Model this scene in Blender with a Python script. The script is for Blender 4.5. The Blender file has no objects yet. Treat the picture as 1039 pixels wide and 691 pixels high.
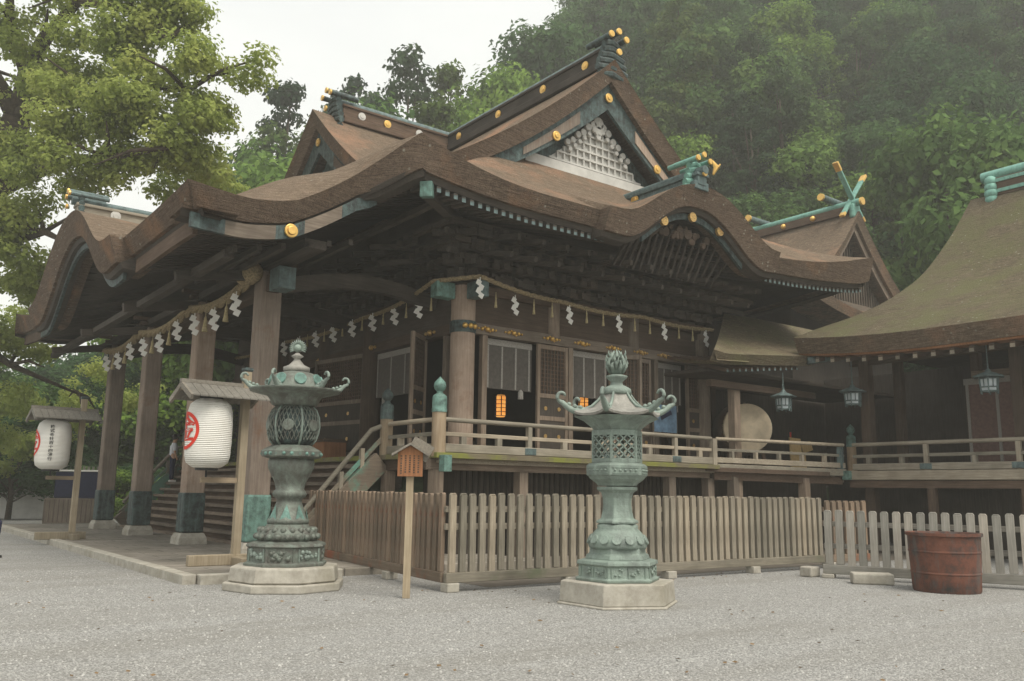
import bpy, bmesh, math, random
import numpy as np
from mathutils import Vector, Matrix
random.seed(7); rng = np.random.default_rng(11)
SC = bpy.context.scene; COL = SC.collection
PI = math.pi
def rad(a): return math.radians(a)

# ------------------------------------------------------------------ camera frame
F_PX = 885.0; PIT = math.atan(153/885.); ROLL = 0.0146; AZU = rad(52.8); CAMZ = 1.6
_fh = Vector((math.cos(AZU), math.sin(AZU), 0)); _rt = Vector((math.sin(AZU), -math.cos(AZU), 0)); _up = Vector((0, 0, 1))
FW = _fh*math.cos(PIT)+_up*math.sin(PIT); _u1 = _up*math.cos(PIT)-_fh*math.sin(PIT)
RT = _rt*math.cos(ROLL)+_u1*math.sin(ROLL); UP = _u1*math.cos(ROLL)-_rt*math.sin(ROLL)
CP = Vector((0, 0, CAMZ))
def ray(x, y): return FW*F_PX+RT*(x-519.5)+UP*(345.5-y)
def onu(x, y, u): r = ray(x, y); return CP+r*(u/r.x)
def onv(x, y, v): r = ray(x, y); return CP+r*(v/r.y)
def onz(x, y, z): r = ray(x, y); return CP+r*((z-CAMZ)/r.z)
def atd(x, y, d): return CP+ray(x, y)*(d/F_PX)
def CW(X, Y, z=0): return _rt*X+_fh*Y+Vector((0, 0, z))      # lateral / forward ground frame
cam = bpy.data.cameras.new('camera'); co = bpy.data.objects.new('camera', cam); COL.objects.link(co); SC.camera = co
cam.sensor_width = 36; cam.lens = F_PX/1039*36; cam.clip_end = 3000; cam.clip_start = .05
m4 = Matrix(((RT.x, UP.x, -FW.x, 0), (RT.y, UP.y, -FW.y, 0), (RT.z, UP.z, -FW.z, CAMZ), (0, 0, 0, 1)))
co.matrix_world = m4

# ------------------------------------------------------------------ materials
def mat(name, build, rough=.8, metal=0, spec=.3):
    m = bpy.data.materials.new(name); m.use_nodes = True; nt = m.node_tree
    b = nt.nodes['Principled BSDF']; b.inputs['Roughness'].default_value = rough; b.inputs['Metallic'].default_value = metal
    b.inputs['Specular IOR Level'].default_value = spec
    build(nt, b); return m
def N(nt, t, **k):
    n = nt.nodes.new(t)
    for a, v in k.items():
        if a[0] == '_': setattr(n, a[1:], v)
        else: n.inputs[a.replace('_', ' ')].default_value = v
    return n
def coords(nt, scale, kind='Object'):
    tc = N(nt, 'ShaderNodeTexCoord'); mp = N(nt, 'ShaderNodeMapping'); mp.inputs['Scale'].default_value = scale
    nt.links.new(tc.outputs[kind], mp.inputs['Vector']); return mp.outputs[0]
def noise(nt, vec, scale, detail=4, rough=.6):
    n = N(nt, 'ShaderNodeTexNoise', Scale=scale, Detail=detail, Roughness=rough); nt.links.new(vec, n.inputs['Vector']); return n.outputs['Fac']
def ramp(nt, fac, stops):
    r = N(nt, 'ShaderNodeValToRGB'); nt.links.new(fac, r.inputs[0]); e = r.color_ramp.elements
    while len(e) > 1: e.remove(e[-1])
    e[0].position = stops[0][0]; e[0].color = (*stops[0][1], 1)
    for p, c in stops[1:]: q = e.new(p); q.color = (*c, 1)
    return r.outputs[0]
def mix(nt, fac, a, b, mode='MIX'):
    n = N(nt, 'ShaderNodeMix', _data_type='RGBA', _blend_type=mode)
    for v, i in ((fac, 0), (a, 6), (b, 7)):
        if isinstance(v, (int, float)): n.inputs[i].default_value = v
        elif isinstance(v, tuple): n.inputs[i].default_value = (*v, 1)
        else: nt.links.new(v, n.inputs[i])
    return n.outputs[2]
def bump(nt, b, h, dist=.01, strength=.6):
    n = N(nt, 'ShaderNodeBump', Strength=strength, Distance=dist); nt.links.new(h, n.inputs['Height']); nt.links.new(n.outputs[0], b.inputs['Normal'])
def wood(name, c1, c2, axis='z', stain=None, sr=(.55, .7), rough=.85):
    sc = {'z': (14, 14, .8), 'x': (.8, 14, 14), 'y': (14, .8, 14)}[axis]
    def f(nt, b):
        v = coords(nt, sc); g = noise(nt, v, 2.2, 5, .65); c = ramp(nt, g, [(.3, c1), (.7, c2)])
        v2 = coords(nt, (1, 1, 1)); g2 = noise(nt, v2, 1.3, 4)
        c = mix(nt, ramp(nt, g2, [(.35, (.0,)*3), (.75, (.6,)*3)]), c, tuple(x*.55 for x in c1))
        oi = N(nt, 'ShaderNodeObjectInfo')
        c = mix(nt, 1.0, c, ramp(nt, oi.outputs['Random'], [(0, (.68, .7, .7)), (.5, (1, 1, 1)), (1, (1.25, 1.2, 1.15))]), 'MULTIPLY')
        if stain:
            g3 = noise(nt, v2, .9, 5, .7); c = mix(nt, ramp(nt, g3, [(sr[0], (0,)*3), (sr[1], (1,)*3)]), c, stain)
        nt.links.new(c, b.inputs['Base Color']); bump(nt, b, g, .006, .5)
    return mat(name, f, rough, 0, .2)
def plain(name, c, rough=.7, metal=0, var=.15, scale=6, spec=.3, bd=.004):
    def f(nt, b):
        v = coords(nt, (1, 1, 1)); g = noise(nt, v, scale, 5)
        cc = ramp(nt, g, [(.3, tuple(x*(1-var) for x in c)), (.7, tuple(x*(1+var) for x in c))])
        nt.links.new(cc, b.inputs['Base Color']); bump(nt, b, g, bd, .4)
    return mat(name, f, rough, metal, spec)
def bark(name, ca, cb, cm, moss=(.5, .7), msc=.5):
    def f(nt, b):
        v = coords(nt, (1, 1, 1)); lay = coords(nt, (1.2, 1.2, 26))
        g = noise(nt, v, 9, 6, .75); l = noise(nt, lay, 2.0, 3); big = noise(nt, v, msc, 5, .65)
        pits = noise(nt, v, 38, 3, .7)
        c = ramp(nt, g, [(.3, ca), (.7, cb)])
        c = mix(nt, ramp(nt, l, [(.35, (.0,)*3), (.65, (.7,)*3)]), c, tuple(x*.5 for x in ca))
        c = mix(nt, ramp(nt, big, [(moss[0], (0,)*3), (moss[1], (.85,)*3)]), c, cm)
        c = mix(nt, ramp(nt, pits, [(.35, (.6,)*3), (.5, (0,)*3)]), c, tuple(x*.4 for x in ca))
        li = N(nt, 'ShaderNodeTexVoronoi', Scale=5.5); nt.links.new(v, li.inputs['Vector']); lm = noise(nt, v, 1.1, 3)
        lf = N(nt, 'ShaderNodeMath', _operation='MULTIPLY'); nt.links.new(ramp(nt, li.outputs['Distance'], [(.1, (1,)*3), (.2, (0,)*3)]), lf.inputs[0]); nt.links.new(ramp(nt, lm, [(.5, (0,)*3), (.6, (.7,)*3)]), lf.inputs[1])
        c = mix(nt, lf.outputs[0], c, (.36, .35, .29))
        nt.links.new(c, b.inputs['Base Color'])
        s = N(nt, 'ShaderNodeMath', _operation='ADD'); nt.links.new(g, s.inputs[0])
        s2 = N(nt, 'ShaderNodeMath', _operation='ADD'); nt.links.new(pits, s2.inputs[0]); nt.links.new(l, s2.inputs[1]); nt.links.new(s2.outputs[0], s.inputs[1])
        bump(nt, b, s.outputs[0], .05, .8)
    return mat(name, f, .95, 0, .1)
def patina(name, green, dark, lo=.42, hi=.62, metal=.25, sc=7):
    def f(nt, b):
        v = coords(nt, (1, 1, 1)); g = noise(nt, v, sc, 7, .7); g2 = noise(nt, coords(nt, (6, 6, .7)), 1.5, 5, .7); p = noise(nt, v, 26, 4)
        c = ramp(nt, g, [(lo, dark), (hi, green)])
        c = mix(nt, ramp(nt, g2, [(.52, (0,)*3), (.7, (.6,)*3)]), c, tuple(min(1, x*1.25+.03) for x in green))
        nt.links.new(c, b.inputs['Base Color']); bump(nt, b, p, .012, .8)
    return mat(name, f, .62, metal, .4)
M = {}
for ax in 'xyz':
    M['w_'+ax] = wood('weathered_wood_'+ax, (.15, .118, .092), (.28, .23, .185), ax)
    M['rail_'+ax] = wood('railing_wood_'+ax, (.24, .21, .165), (.4, .36, .29), ax)
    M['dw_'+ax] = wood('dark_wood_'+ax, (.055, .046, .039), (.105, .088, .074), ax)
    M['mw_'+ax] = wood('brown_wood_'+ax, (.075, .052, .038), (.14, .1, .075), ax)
    M['fence_'+ax] = wood('fence_wood_'+ax, (.2, .175, .135), (.36, .32, .255), ax, (.13, .14, .09), (.55, .72))
    M['fencered_'+ax] = wood('fence_wood_red_'+ax, (.17, .125, .09), (.28, .22, .165), ax, (.24, .09, .05), (.5, .66))
    M['gfence_'+ax] = wood('pale_fence_wood_'+ax, (.26, .245, .215), (.42, .395, .35), ax, (.16, .15, .12), (.55, .75))
M['pillar'] = wood('pillar_wood', (.24, .185, .15), (.38, .31, .255), 'z', (.2, .11, .07), (.55, .75))
M['post'] = wood('pale_post_wood', (.27, .22, .15), (.40, .34, .25), 'z')
M['postx'] = wood('pale_post_wood_x', (.25, .19, .13), (.38, .31, .22), 'x')
M['newel'] = wood('newel_wood', (.3, .22, .14), (.45, .36, .26), 'z')
M['orange'] = wood('orange_board', (.22, .1, .05), (.36, .18, .09), 'z')
M['yellow'] = wood('yellow_board', (.42, .29, .13), (.55, .4, .2), 'z')
M['bark'] = bark('cypress_bark', (.17, .125, .09), (.33, .255, .185), (.36, .21, .135), (.5, .7))
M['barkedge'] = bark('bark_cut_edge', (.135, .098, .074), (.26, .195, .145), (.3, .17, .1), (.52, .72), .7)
M['barkmoss'] = bark('mossy_bark', (.12, .1, .068), (.25, .205, .14), (.14, .14, .07), (.42, .62), .8)
M['copper'] = patina('green_copper', (.16, .29, .25), (.06, .09, .08), .3, .6)
M['copperdark'] = patina('dark_copper', (.09, .14, .135), (.035, .042, .042), .4, .7, .3)
M['teal'] = patina('teal_copper', (.18, .37, .31), (.08, .16, .14), .25, .5)
M['tealdark'] = patina('dull_teal_copper', (.13, .19, .19), (.055, .07, .07), .3, .65)
M['lant1'] = patina('lantern_bronze_dark', (.17, .205, .175), (.11, .11, .095), .4, .66, .3, 6)
M['lant2'] = patina('lantern_bronze_green', (.23, .29, .25), (.14, .165, .15), .32, .6, .15, 4)
M['lroof2'] = patina('lantern_roof_grey', (.3, .29, .26), (.17, .165, .15), .3, .6, .15, 3)
M['gold'] = plain('gold_leaf', (.72, .46, .14), .42, .8, .1, 12, .5, .002)
M['golddull'] = plain('dull_gilt', (.55, .36, .14), .45, .7, .5, 30)
M['black'] = plain('black_metal', (.02, .02, .02), .5)
M['white'] = plain('white_board', (.52, .51, .48), .8, 0, .12, 3)
M['whitepaper'] = plain('white_paper', (.8, .79, .75), .9, 0, .04)
M['straw'] = plain('rice_straw', (.27, .215, .13), .95, 0, .45, 25, .1, .02)
M['grstraw'] = plain('pale_straw', (.42, .35, .2), .9, 0, .3, 25, .1)
M['cloth'] = plain('grey_blind', (.1, .09, .08), .95, 0, .2, 10)
M['band'] = plain('pale_band', (.3, .285, .26), .95, 0, .35, 60)
M['redblind'] = plain('brown_blind', (.17, .105, .09), .95, 0, .2, 12)
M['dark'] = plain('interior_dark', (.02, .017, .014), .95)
M['blue'] = plain('blue_poster', (.16, .26, .38), .6, 0, .5, 3)
M['navy'] = plain('navy_cloth', (.02, .025, .06), .9)
M['red'] = plain('red_paint', (.62, .04, .02), .6, 0, .08)
M['drum'] = plain('drum_skin', (.62, .52, .38), .8, 0, .2, 3)
M['shirt'] = plain('white_shirt', (.72, .74, .78), .9, 0, .05)
M['skin'] = plain('skin', (.5, .3, .2), .6, 0, .05)
M['hair'] = plain('black_hair', (.015, .012, .01), .6)
M['greyroof'] = wood('board_roof_grey', (.15, .14, .12), (.26, .245, .215), 'y')
def f(nt, b):
    v = coords(nt, (1, 1, 1)); g = noise(nt, v, 5, 7, .7); g2 = noise(nt, v, .8, 4); g3 = noise(nt, v, 60, 3)
    c = ramp(nt, g, [(.3, (.27, .25, .21)), (.65, (.45, .425, .37))]); c = mix(nt, ramp(nt, g2, [(.5, (0,)*3), (.75, (.6,)*3)]), c, (.2, .18, .12))
    nt.links.new(c, b.inputs['Base Color']); bump(nt, b, g3, .006, .6)
M['stone'] = mat('granite', f, .9)
def f(nt, b):
    v = coords(nt, (1, 1, 1)); g = noise(nt, v, 4, 7, .7); g2 = noise(nt, v, .6, 4); g3 = noise(nt, v, 60, 3)
    c = ramp(nt, g, [(.3, (.2, .18, .15)), (.65, (.32, .29, .25))]); c = mix(nt, ramp(nt, g2, [(.45, (0,)*3), (.7, (.6,)*3)]), c, (.14, .125, .1))
    br = N(nt, 'ShaderNodeTexBrick', Scale=1.0); br.inputs['Mortar Size'].default_value = .012; br.inputs['Brick Width'].default_value = 1.1; br.inputs['Row Height'].default_value = .55
    br.inputs['Color1'].default_value = (1, 1, 1, 1); br.inputs['Color2'].default_value = (.82, .82, .8, 1); br.inputs['Mortar'].default_value = (.3, .3, .3, 1)
    nt.links.new(v, br.inputs['Vector']); c = mix(nt, 1.0, c, br.outputs['Color'], 'MULTIPLY')
    nt.links.new(c, b.inputs['Base Color']); bump(nt, b, g3, .006, .6)
M['paving'] = mat('paving', f, .9)
def f(nt, b):
    v = coords(nt, (1, 1, 1))
    vo = N(nt, 'ShaderNodeTexVoronoi', Scale=56.0); nt.links.new(v, vo.inputs['Vector'])
    vo2 = N(nt, 'ShaderNodeTexVoronoi', Scale=26.0); nt.links.new(v, vo2.inputs['Vector'])
    bigs = noise(nt, v, .35, 5, .6); mid = noise(nt, v, 3.5, 5, .7)
    sepn = N(nt, 'ShaderNodeSeparateColor'); nt.links.new(vo.outputs['Color'], sepn.inputs[0])
    c = ramp(nt, sepn.outputs[0], [(0, (.2, .196, .186)), (.5, (.355, .35, .335)), (1, (.56, .555, .535))])
    d = ramp(nt, vo.outputs['Distance'], [(.35, (0,)*3), (.75, (.6,)*3)]); c = mix(nt, d, c, (.14, .14, .135))
    c = mix(nt, ramp(nt, bigs, [(.4, (0,)*3), (.7, (.35,)*3)]), c, (.3, .295, .28))
    c = mix(nt, ramp(nt, mid, [(.5, (0,)*3), (.75, (.35,)*3)]), c, (.24, .235, .225))
    tr = noise(nt, coords(nt, (.25, 1.6, 1)), .5, 4, .6); c = mix(nt, ramp(nt, tr, [(.45, (0,)*3), (.65, (.4,)*3)]), c, (.2, .19, .165)); sp = noise(nt, v, 1.7, 6, .75); c = mix(nt, ramp(nt, sp, [(.58, (0,)*3), (.72, (.45,)*3)]), c, (.46, .46, .44))
    nt.links.new(c, b.inputs['Base Color'])
    a = N(nt, 'ShaderNodeMath', _operation='ADD'); nt.links.new(vo.outputs['Distance'], a.inputs[0]); nt.links.new(vo2.outputs['Distance'], a.inputs[1])
    n = N(nt, 'ShaderNodeBump', Strength=.8, Distance=.02, _invert=True); nt.links.new(a.outputs[0], n.inputs['Height']); nt.links.new(n.outputs[0], b.inputs['Normal'])
M['gravel'] = mat('gravel', f, .95)
def f(nt, b):
    v = coords(nt, (1, 1, 1)); g = noise(nt, v, 3, 7, .7); g2 = noise(nt, coords(nt, (5, 5, 1)), 1.2, 6, .7)
    c = ramp(nt, g, [(.35, (.045, .042, .04)), (.5, (.13, .055, .038)), (.68, (.2, .085, .055))])
    c = mix(nt, ramp(nt, g2, [(.5, (0,)*3), (.6, (.6,)*3)]), c, (.1, .095, .09))
    nt.links.new(c, b.inputs['Base Color']); bump(nt, b, g, .01, .6)
M['rust'] = mat('rusty_iron', f, .8, .1)
def f(nt, b):
    v = coords(nt, (1, 1, 1)); w = N(nt, 'ShaderNodeTexWave', Scale=9.0, _bands_direction='Z'); w.inputs['Distortion'].default_value = .4; w.inputs['Detail Scale'].default_value = 2; nt.links.new(v, w.inputs['Vector'])
    g = noise(nt, v, 2.2, 4); c = ramp(nt, g, [(.3, (.72, .7, .64)), (.7, (.82, .81, .77))])
    c = mix(nt, ramp(nt, w.outputs['Fac'], [(0, (.22,)*3), (.25, (0,)*3)]), c, (.5, .48, .43))
    nt.links.new(c, b.inputs['Base Color']); bump(nt, b, w.outputs['Fac'], .02, .6); b.inputs['Subsurface Weight'].default_value = 0
M['lanternpaper'] = mat('lantern_paper', f, .8)
def f(nt, b):
    v = coords(nt, (1, 1, 1)); g = noise(nt, v, 6, 3); c = ramp(nt, g, [(.3, (1, .33, .05)), (.7, (1, .5, .13))])
    nt.links.new(c, b.inputs['Emission Color']); nt.links.new(c, b.inputs['Base Color']); b.inputs['Emission Strength'].default_value = .5
M['glow'] = mat('lit_lantern', f, .8)
M['paneglass'] = plain('frosted_pane', (.45, .5, .52), .3, 0, .1)
def leafmat(name, c1, c2, c3, tr=.35):
    m = bpy.data.materials.new(name); m.use_nodes = True; nt = m.node_tree; nt.nodes.clear()
    out = N(nt, 'ShaderNodeOutputMaterial'); d = N(nt, 'ShaderNodeBsdfDiffuse'); t = N(nt, 'ShaderNodeBsdfTranslucent'); ms = N(nt, 'ShaderNodeMixShader'); ms.inputs[0].default_value = tr
    v = coords(nt, (1, 1, 1)); g = noise(nt, v, .6, 5, .7); oi = N(nt, 'ShaderNodeObjectInfo')
    c = ramp(nt, g, [(.32, c1), (.5, c2), (.68, c3)])
    c = mix(nt, 1.0, c, ramp(nt, oi.outputs['Random'], [(0, (.45, .55, .62)), (.4, (.8, .85, .8)), (.75, (1.25, 1.2, .9)), (1, (1.9, 1.7, .9))]), 'MULTIPLY')
    nt.links.new(c, d.inputs[0]); nt.links.new(c, t.inputs[0]); nt.links.new(d.outputs[0], ms.inputs[1]); nt.links.new(t.outputs[0], ms.inputs[2]); nt.links.new(ms.outputs[0], out.inputs[0])
    return m
M['leaf'] = leafmat('broad_leaves', (.045, .088, .036), (.09, .16, .06), (.15, .235, .085))
M['camleaf'] = leafmat('camphor_leaves', (.15, .205, .085), (.24, .305, .125), (.34, .39, .18), .5)
M['conleaf'] = leafmat('needle_leaves', (.035, .06, .033), (.055, .09, .045), (.08, .12, .055), .3)
M['pebble'] = plain('pebble_stone', (.36, .355, .34), .9, 0, .5, 9, .3, .002)
M['deadleaf'] = plain('dead_leaf', (.17, .11, .055), .8, 0, .5, 5)
M['barktan'] = bark('tan_bark', (.17, .14, .095), (.31, .255, .175), (.19, .18, .1), (.45, .65), .8)
M['darkground'] = plain('dark_brown_ground', (.16, .14, .115), .95, 0, .2, 3)  # dark tone for the sheet that covers the bright gravel
M['trunk'] = plain('tree_bark', (.07, .055, .042), .95, 0, .4, 8, .1, .03)
M['soil'] = plain('forest_floor', (.025, .035, .016), .95, 0, .4, 2, .1, .1)

# ------------------------------------------------------------------ mesh builder
class MB:
    def __init__(s): s.v = []; s.f = []; s.mi = []
    def add(s, vs, fs, mi=0):
        o = len(s.v); s.v += [tuple(p) for p in vs]; s.f += [tuple(i+o for i in q) for q in fs]; s.mi += [mi]*len(fs); return s
    def box(s, x0, x1, y0, y1, z0, z1, mi=0):
        vs = [(x0, y0, z0), (x1, y0, z0), (x1, y1, z0), (x0, y1, z0), (x0, y0, z1), (x1, y0, z1), (x1, y1, z1), (x0, y1, z1)]
        return s.add(vs, [(3, 2, 1, 0), (4, 5, 6, 7), (0, 1, 5, 4), (1, 2, 6, 5), (2, 3, 7, 6), (3, 0, 4, 7)], mi)
    def bar(s, a, b, w, h, mi=0, up=(0, 0, 1)):
        a = Vector(a); b = Vector(b); d = (b-a).normalized(); sd = d.cross(Vector(up))
        if sd.length < 1e-4: sd = Vector((1, 0, 0))
        sd.normalize(); n = sd.cross(d); sd *= w/2; n *= h/2
        vs = [a-sd-n, a+sd-n, a+sd+n, a-sd+n, b-sd-n, b+sd-n, b+sd+n, b-sd+n]
        return s.add(vs, [(0, 1, 2, 3), (7, 6, 5, 4), (1, 0, 4, 5), (2, 1, 5, 6), (3, 2, 6, 7), (0, 3, 7, 4)], mi)
    def tube(s, pts, rs, n=8, mi=0):
        pts = [Vector(p) for p in pts]
        if isinstance(rs, (int, float)): rs = [rs]*len(pts)
        o = len(s.v); ref = Vector((.31, .17, .93)).normalized()
        for i, p in enumerate(pts):
            d = (pts[min(i+1, len(pts)-1)]-pts[max(i-1, 0)]).normalized()
            a = d.cross(ref)
            if a.length < .05: a = d.cross(Vector((1, 0, 0)))
            a.normalize(); b = d.cross(a)
            for k in range(n):
                t = 2*PI*k/n; s.v.append(tuple(p+(a*math.cos(t)+b*math.sin(t))*rs[i]))
        for i in range(len(pts)-1):
            for k in range(n):
                s.f.append((o+i*n+k, o+i*n+(k+1) % n, o+(i+1)*n+(k+1) % n, o+(i+1)*n+k)); s.mi.append(mi)
        s.f.append(tuple(o+k for k in range(n))[::-1]); s.mi.append(mi)
        e = o+(len(pts)-1)*n; s.f.append(tuple(e+k for k in range(n))); s.mi.append(mi); return s
    def lathe(s, prof, n=24, c=(0, 0, 0), mi=0, a0=0, sq=1):
        o = len(s.v)
        for r, z in prof:
            for k in range(n):
                t = a0+2*PI*k/n; s.v.append((c[0]+r*math.cos(t), c[1]+r*math.sin(t)*sq, c[2]+z))
        for i in range(len(prof)-1):
            for k in range(n):
                s.f.append((o+i*n+k, o+i*n+(k+1) % n, o+(i+1)*n+(k+1) % n, o+(i+1)*n+k)); s.mi.append(mi)
        s.f.append(tuple(o+k for k in range(n))[::-1]); s.mi.append(mi)
        e = o+(len(prof)-1)*n; s.f.append(tuple(e+k for k in range(n))); s.mi.append(mi); return s
    def grid(s, G, mi=0, flip=False):
        nr, nc = len(G), len(G[0]); vs = [p for r in G for p in r]; fs = []
        for i in range(nr-1):
            for j in range(nc-1):
                q = (i*nc+j, i*nc+j+1, (i+1)*nc+j+1, (i+1)*nc+j); fs.append(q[::-1] if flip else q)
        return s.add(vs, fs, mi)
    def prism(s, poly, ax, a0, a1, mi=0):          # poly in the two other axes
        def P(p, a): return {'x': (a, p[0], p[1]), 'y': (p[0], a, p[1]), 'z': (p[0], p[1], a)}[ax]
        n = len(poly); vs = [P(p, a0) for p in poly]+[P(p, a1) for p in poly]
        fs = [tuple(range(n)), tuple(range(n, 2*n))[::-1]]+[(i, (i+1) % n, n+(i+1) % n, n+i) for i in range(n)]
        return s.add(vs, fs, mi)
    def band(s, top, bot, ax, a0, a1, mi=0):       # curved slab: top & bottom polylines extruded along ax
        n = len(top)
        for i in range(n-1): s.prism([top[i], top[i+1], bot[i+1], bot[i]], ax, a0, a1, mi)
        return s
    def ball(s, c, r, mi=0, n=12, sz=1):
        prof = [(max(.001, r*math.sin(PI*i/8)), -r*sz*math.cos(PI*i/8)) for i in range(9)]; return s.lathe(prof, n, c, mi)
    def disc(s, c, nrm, r, th, mi=0, n=20):
        nrm = Vector(nrm).normalized(); c = Vector(c); return s.tube([c-nrm*th/2, c+nrm*th/2], r, n, mi)
    def build(s, name, mats, parent=None, bevel=0, smooth=False, world=True, weld=False):
        me = bpy.data.meshes.new(name); org = Vector((0, 0, 0))
        if parent is not None and world: org = root_loc(parent)
        me.from_pydata([tuple(Vector(p)-org) for p in s.v], [], s.f)
        if not isinstance(mats, (list, tuple)): mats = [mats]
        for m in mats: me.materials.append(m)
        me.polygons.foreach_set('material_index', s.mi)
        if smooth: me.polygons.foreach_set('use_smooth', [True]*len(s.f))
        bm = bmesh.new(); bm.from_mesh(me)
        if weld: bmesh.ops.remove_doubles(bm, verts=bm.verts, dist=1e-4)
        bmesh.ops.recalc_face_normals(bm, faces=bm.faces); bm.to_mesh(me); bm.free(); me.update()
        if smooth and smooth != 'all':
            try: me.set_sharp_from_angle(angle=rad(40))
            except Exception: pass
        o = bpy.data.objects.new(name, me); COL.objects.link(o); o.parent = parent
        if bevel:
            b = o.modifiers.new('bevel', 'BEVEL'); b.width = bevel; b.segments = 2; b.limit_method = 'ANGLE'; b.angle_limit = rad(50)
        return o
def root_loc(p):
    l = Vector(p.location)
    while p.parent: p = p.parent; l += Vector(p.location)
    return l
def tag(o, label=None, cat=None, group=None, kind=None):
    for k, v in (('label', label), ('category', cat), ('group', group), ('kind', kind)):
        if v: o[k] = v
    return o
def thing(name, label, cat, loc=(0, 0, 0), rz=0, group=None):
    o = bpy.data.objects.new(name, None); COL.objects.link(o); o.location = loc; o.rotation_euler.z = rz; o.empty_display_size = .2
    return tag(o, label, cat, group)
KIDS = {}
def kids(o): return [c for c in bpy.data.objects if c.parent is o]
def dup(o, parent=None, loc=None, rz=None, label=None, group=None, tree=True):
    c = o.copy(); COL.objects.link(c)
    if parent is not None or o.parent is not None: c.parent = parent
    if loc is not None: c.location = loc
    if rz is not None: c.rotation_euler.z = rz
    if label: c['label'] = label
    if group: c['group'] = group
    if tree:
        for k in kids(o): dup(k, c)
    return c
def part(o, parent, loc):                                   # same mesh, another place under the same thing
    c = o.copy(); COL.objects.link(c); c.parent = parent; c.location = loc; return c

# ------------------------------------------------------------------ roof shape functions
def smooth01(x): x = max(0, min(1, x)); return x*x*(3-2*x)
U0, V0 = 16.7, 26.0
UE0, UE1, VE0 = 8.8, 26.0, 14.8
VE1 = 2*V0-VE0
PU, PV0 = 4.5, 15.9
def P(d): d = abs(d); return 13.9-.985*d+.0377*d*d
def Pu(u): return P((U0-u)*8.2/(U0-8.8) if u < U0 else (u-U0)*8.2/9.3)
def badd(u, d): return .6*smooth01((u-4.9)/2.6)*(1-smooth01((u-8.8)/2.6))*(1-max(0, 1-max(0, d)/2.4)**2)
def S(d): return 8.28+.55*d+.06*d*d
def smax(a, b, k=.12): return .5*(a+b+math.sqrt((a-b)**2+k*k))
def smin(a, b, k=.12): return .5*(a+b-math.sqrt((a-b)**2+k*k))
def ogee(x): x = abs(x); return 0 if x >= 1 else (.5+.5*math.cos(PI*x**1.15))
def KR(u): return 8.08+1.5*ogee((u-17.4)/3.5)
def KP(v): return 6.85+2.05*ogee((v-V0)/5.4)
EV = [(4.0, 6.87), (5.6, 6.9), (6.6, 7.14), (7.4, 7.58), (8.1, 8.02), (8.8, 8.28)]
def pev(u):
    for a, b in zip(EV, EV[1:]):
        if u <= b[0]: t = max(0, (u-a[0])/(b[0]-a[0])); return a[1]+t*(b[1]-a[1])
    return EV[-1][1]
def upsw(u, v):
    s = 0
    for cu, cv, a, r in ((UE0, VE0, .62, 3.4), (UE1, VE0, 1.0, 7), (UE0, VE1, .5, 3.6), (UE1, VE1, .3, 4)):
        d = math.hypot(u-cu, v-cv); s += a*max(0, 1-d/r)**2.2
    for cu, cv, a, r in ((PU, PV0, .22, 3), (PU, 2*V0-PV0, .8, 5)):
        d = math.hypot(u-cu, v-cv); s += a*max(0, 1-d/r)**2
    return s
def ztop(u, v):
    if u < UE0:
        d = min(v-vedge(u), 2*V0-vedge(u)-v); k = 1-max(0, 1-max(0, d)/2.6)**2; z = (1-k)*pev(u)+k*(P(8.2)-.3*(UE0-u))+badd(u, d); z = smax(z, KP(v)-.02*max(0, u-5), .25)
    else:
        d = min(v-VE0, VE1-v); z = smin(Pu(u)+badd(u, d), S(d), .15)
        if v < V0: z = smax(z, KR(u), .2)
        if u < UE0+3: z = smax(z, KP(v)-.02*max(0, u-5), .25)
    return z+upsw(u, v)
def thick(u, v): return .38+min(.4, upsw(u, v)*.5)
def vedge(u):
    return PV0 if u < 7.9 else (PV0+(VE0-PV0)*smooth01((u-7.9)/(UE0-7.9)) if u < UE0 else VE0)
def lin(a, b, n): return [a+(b-a)*i/(n-1) for i in range(n)]

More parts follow.
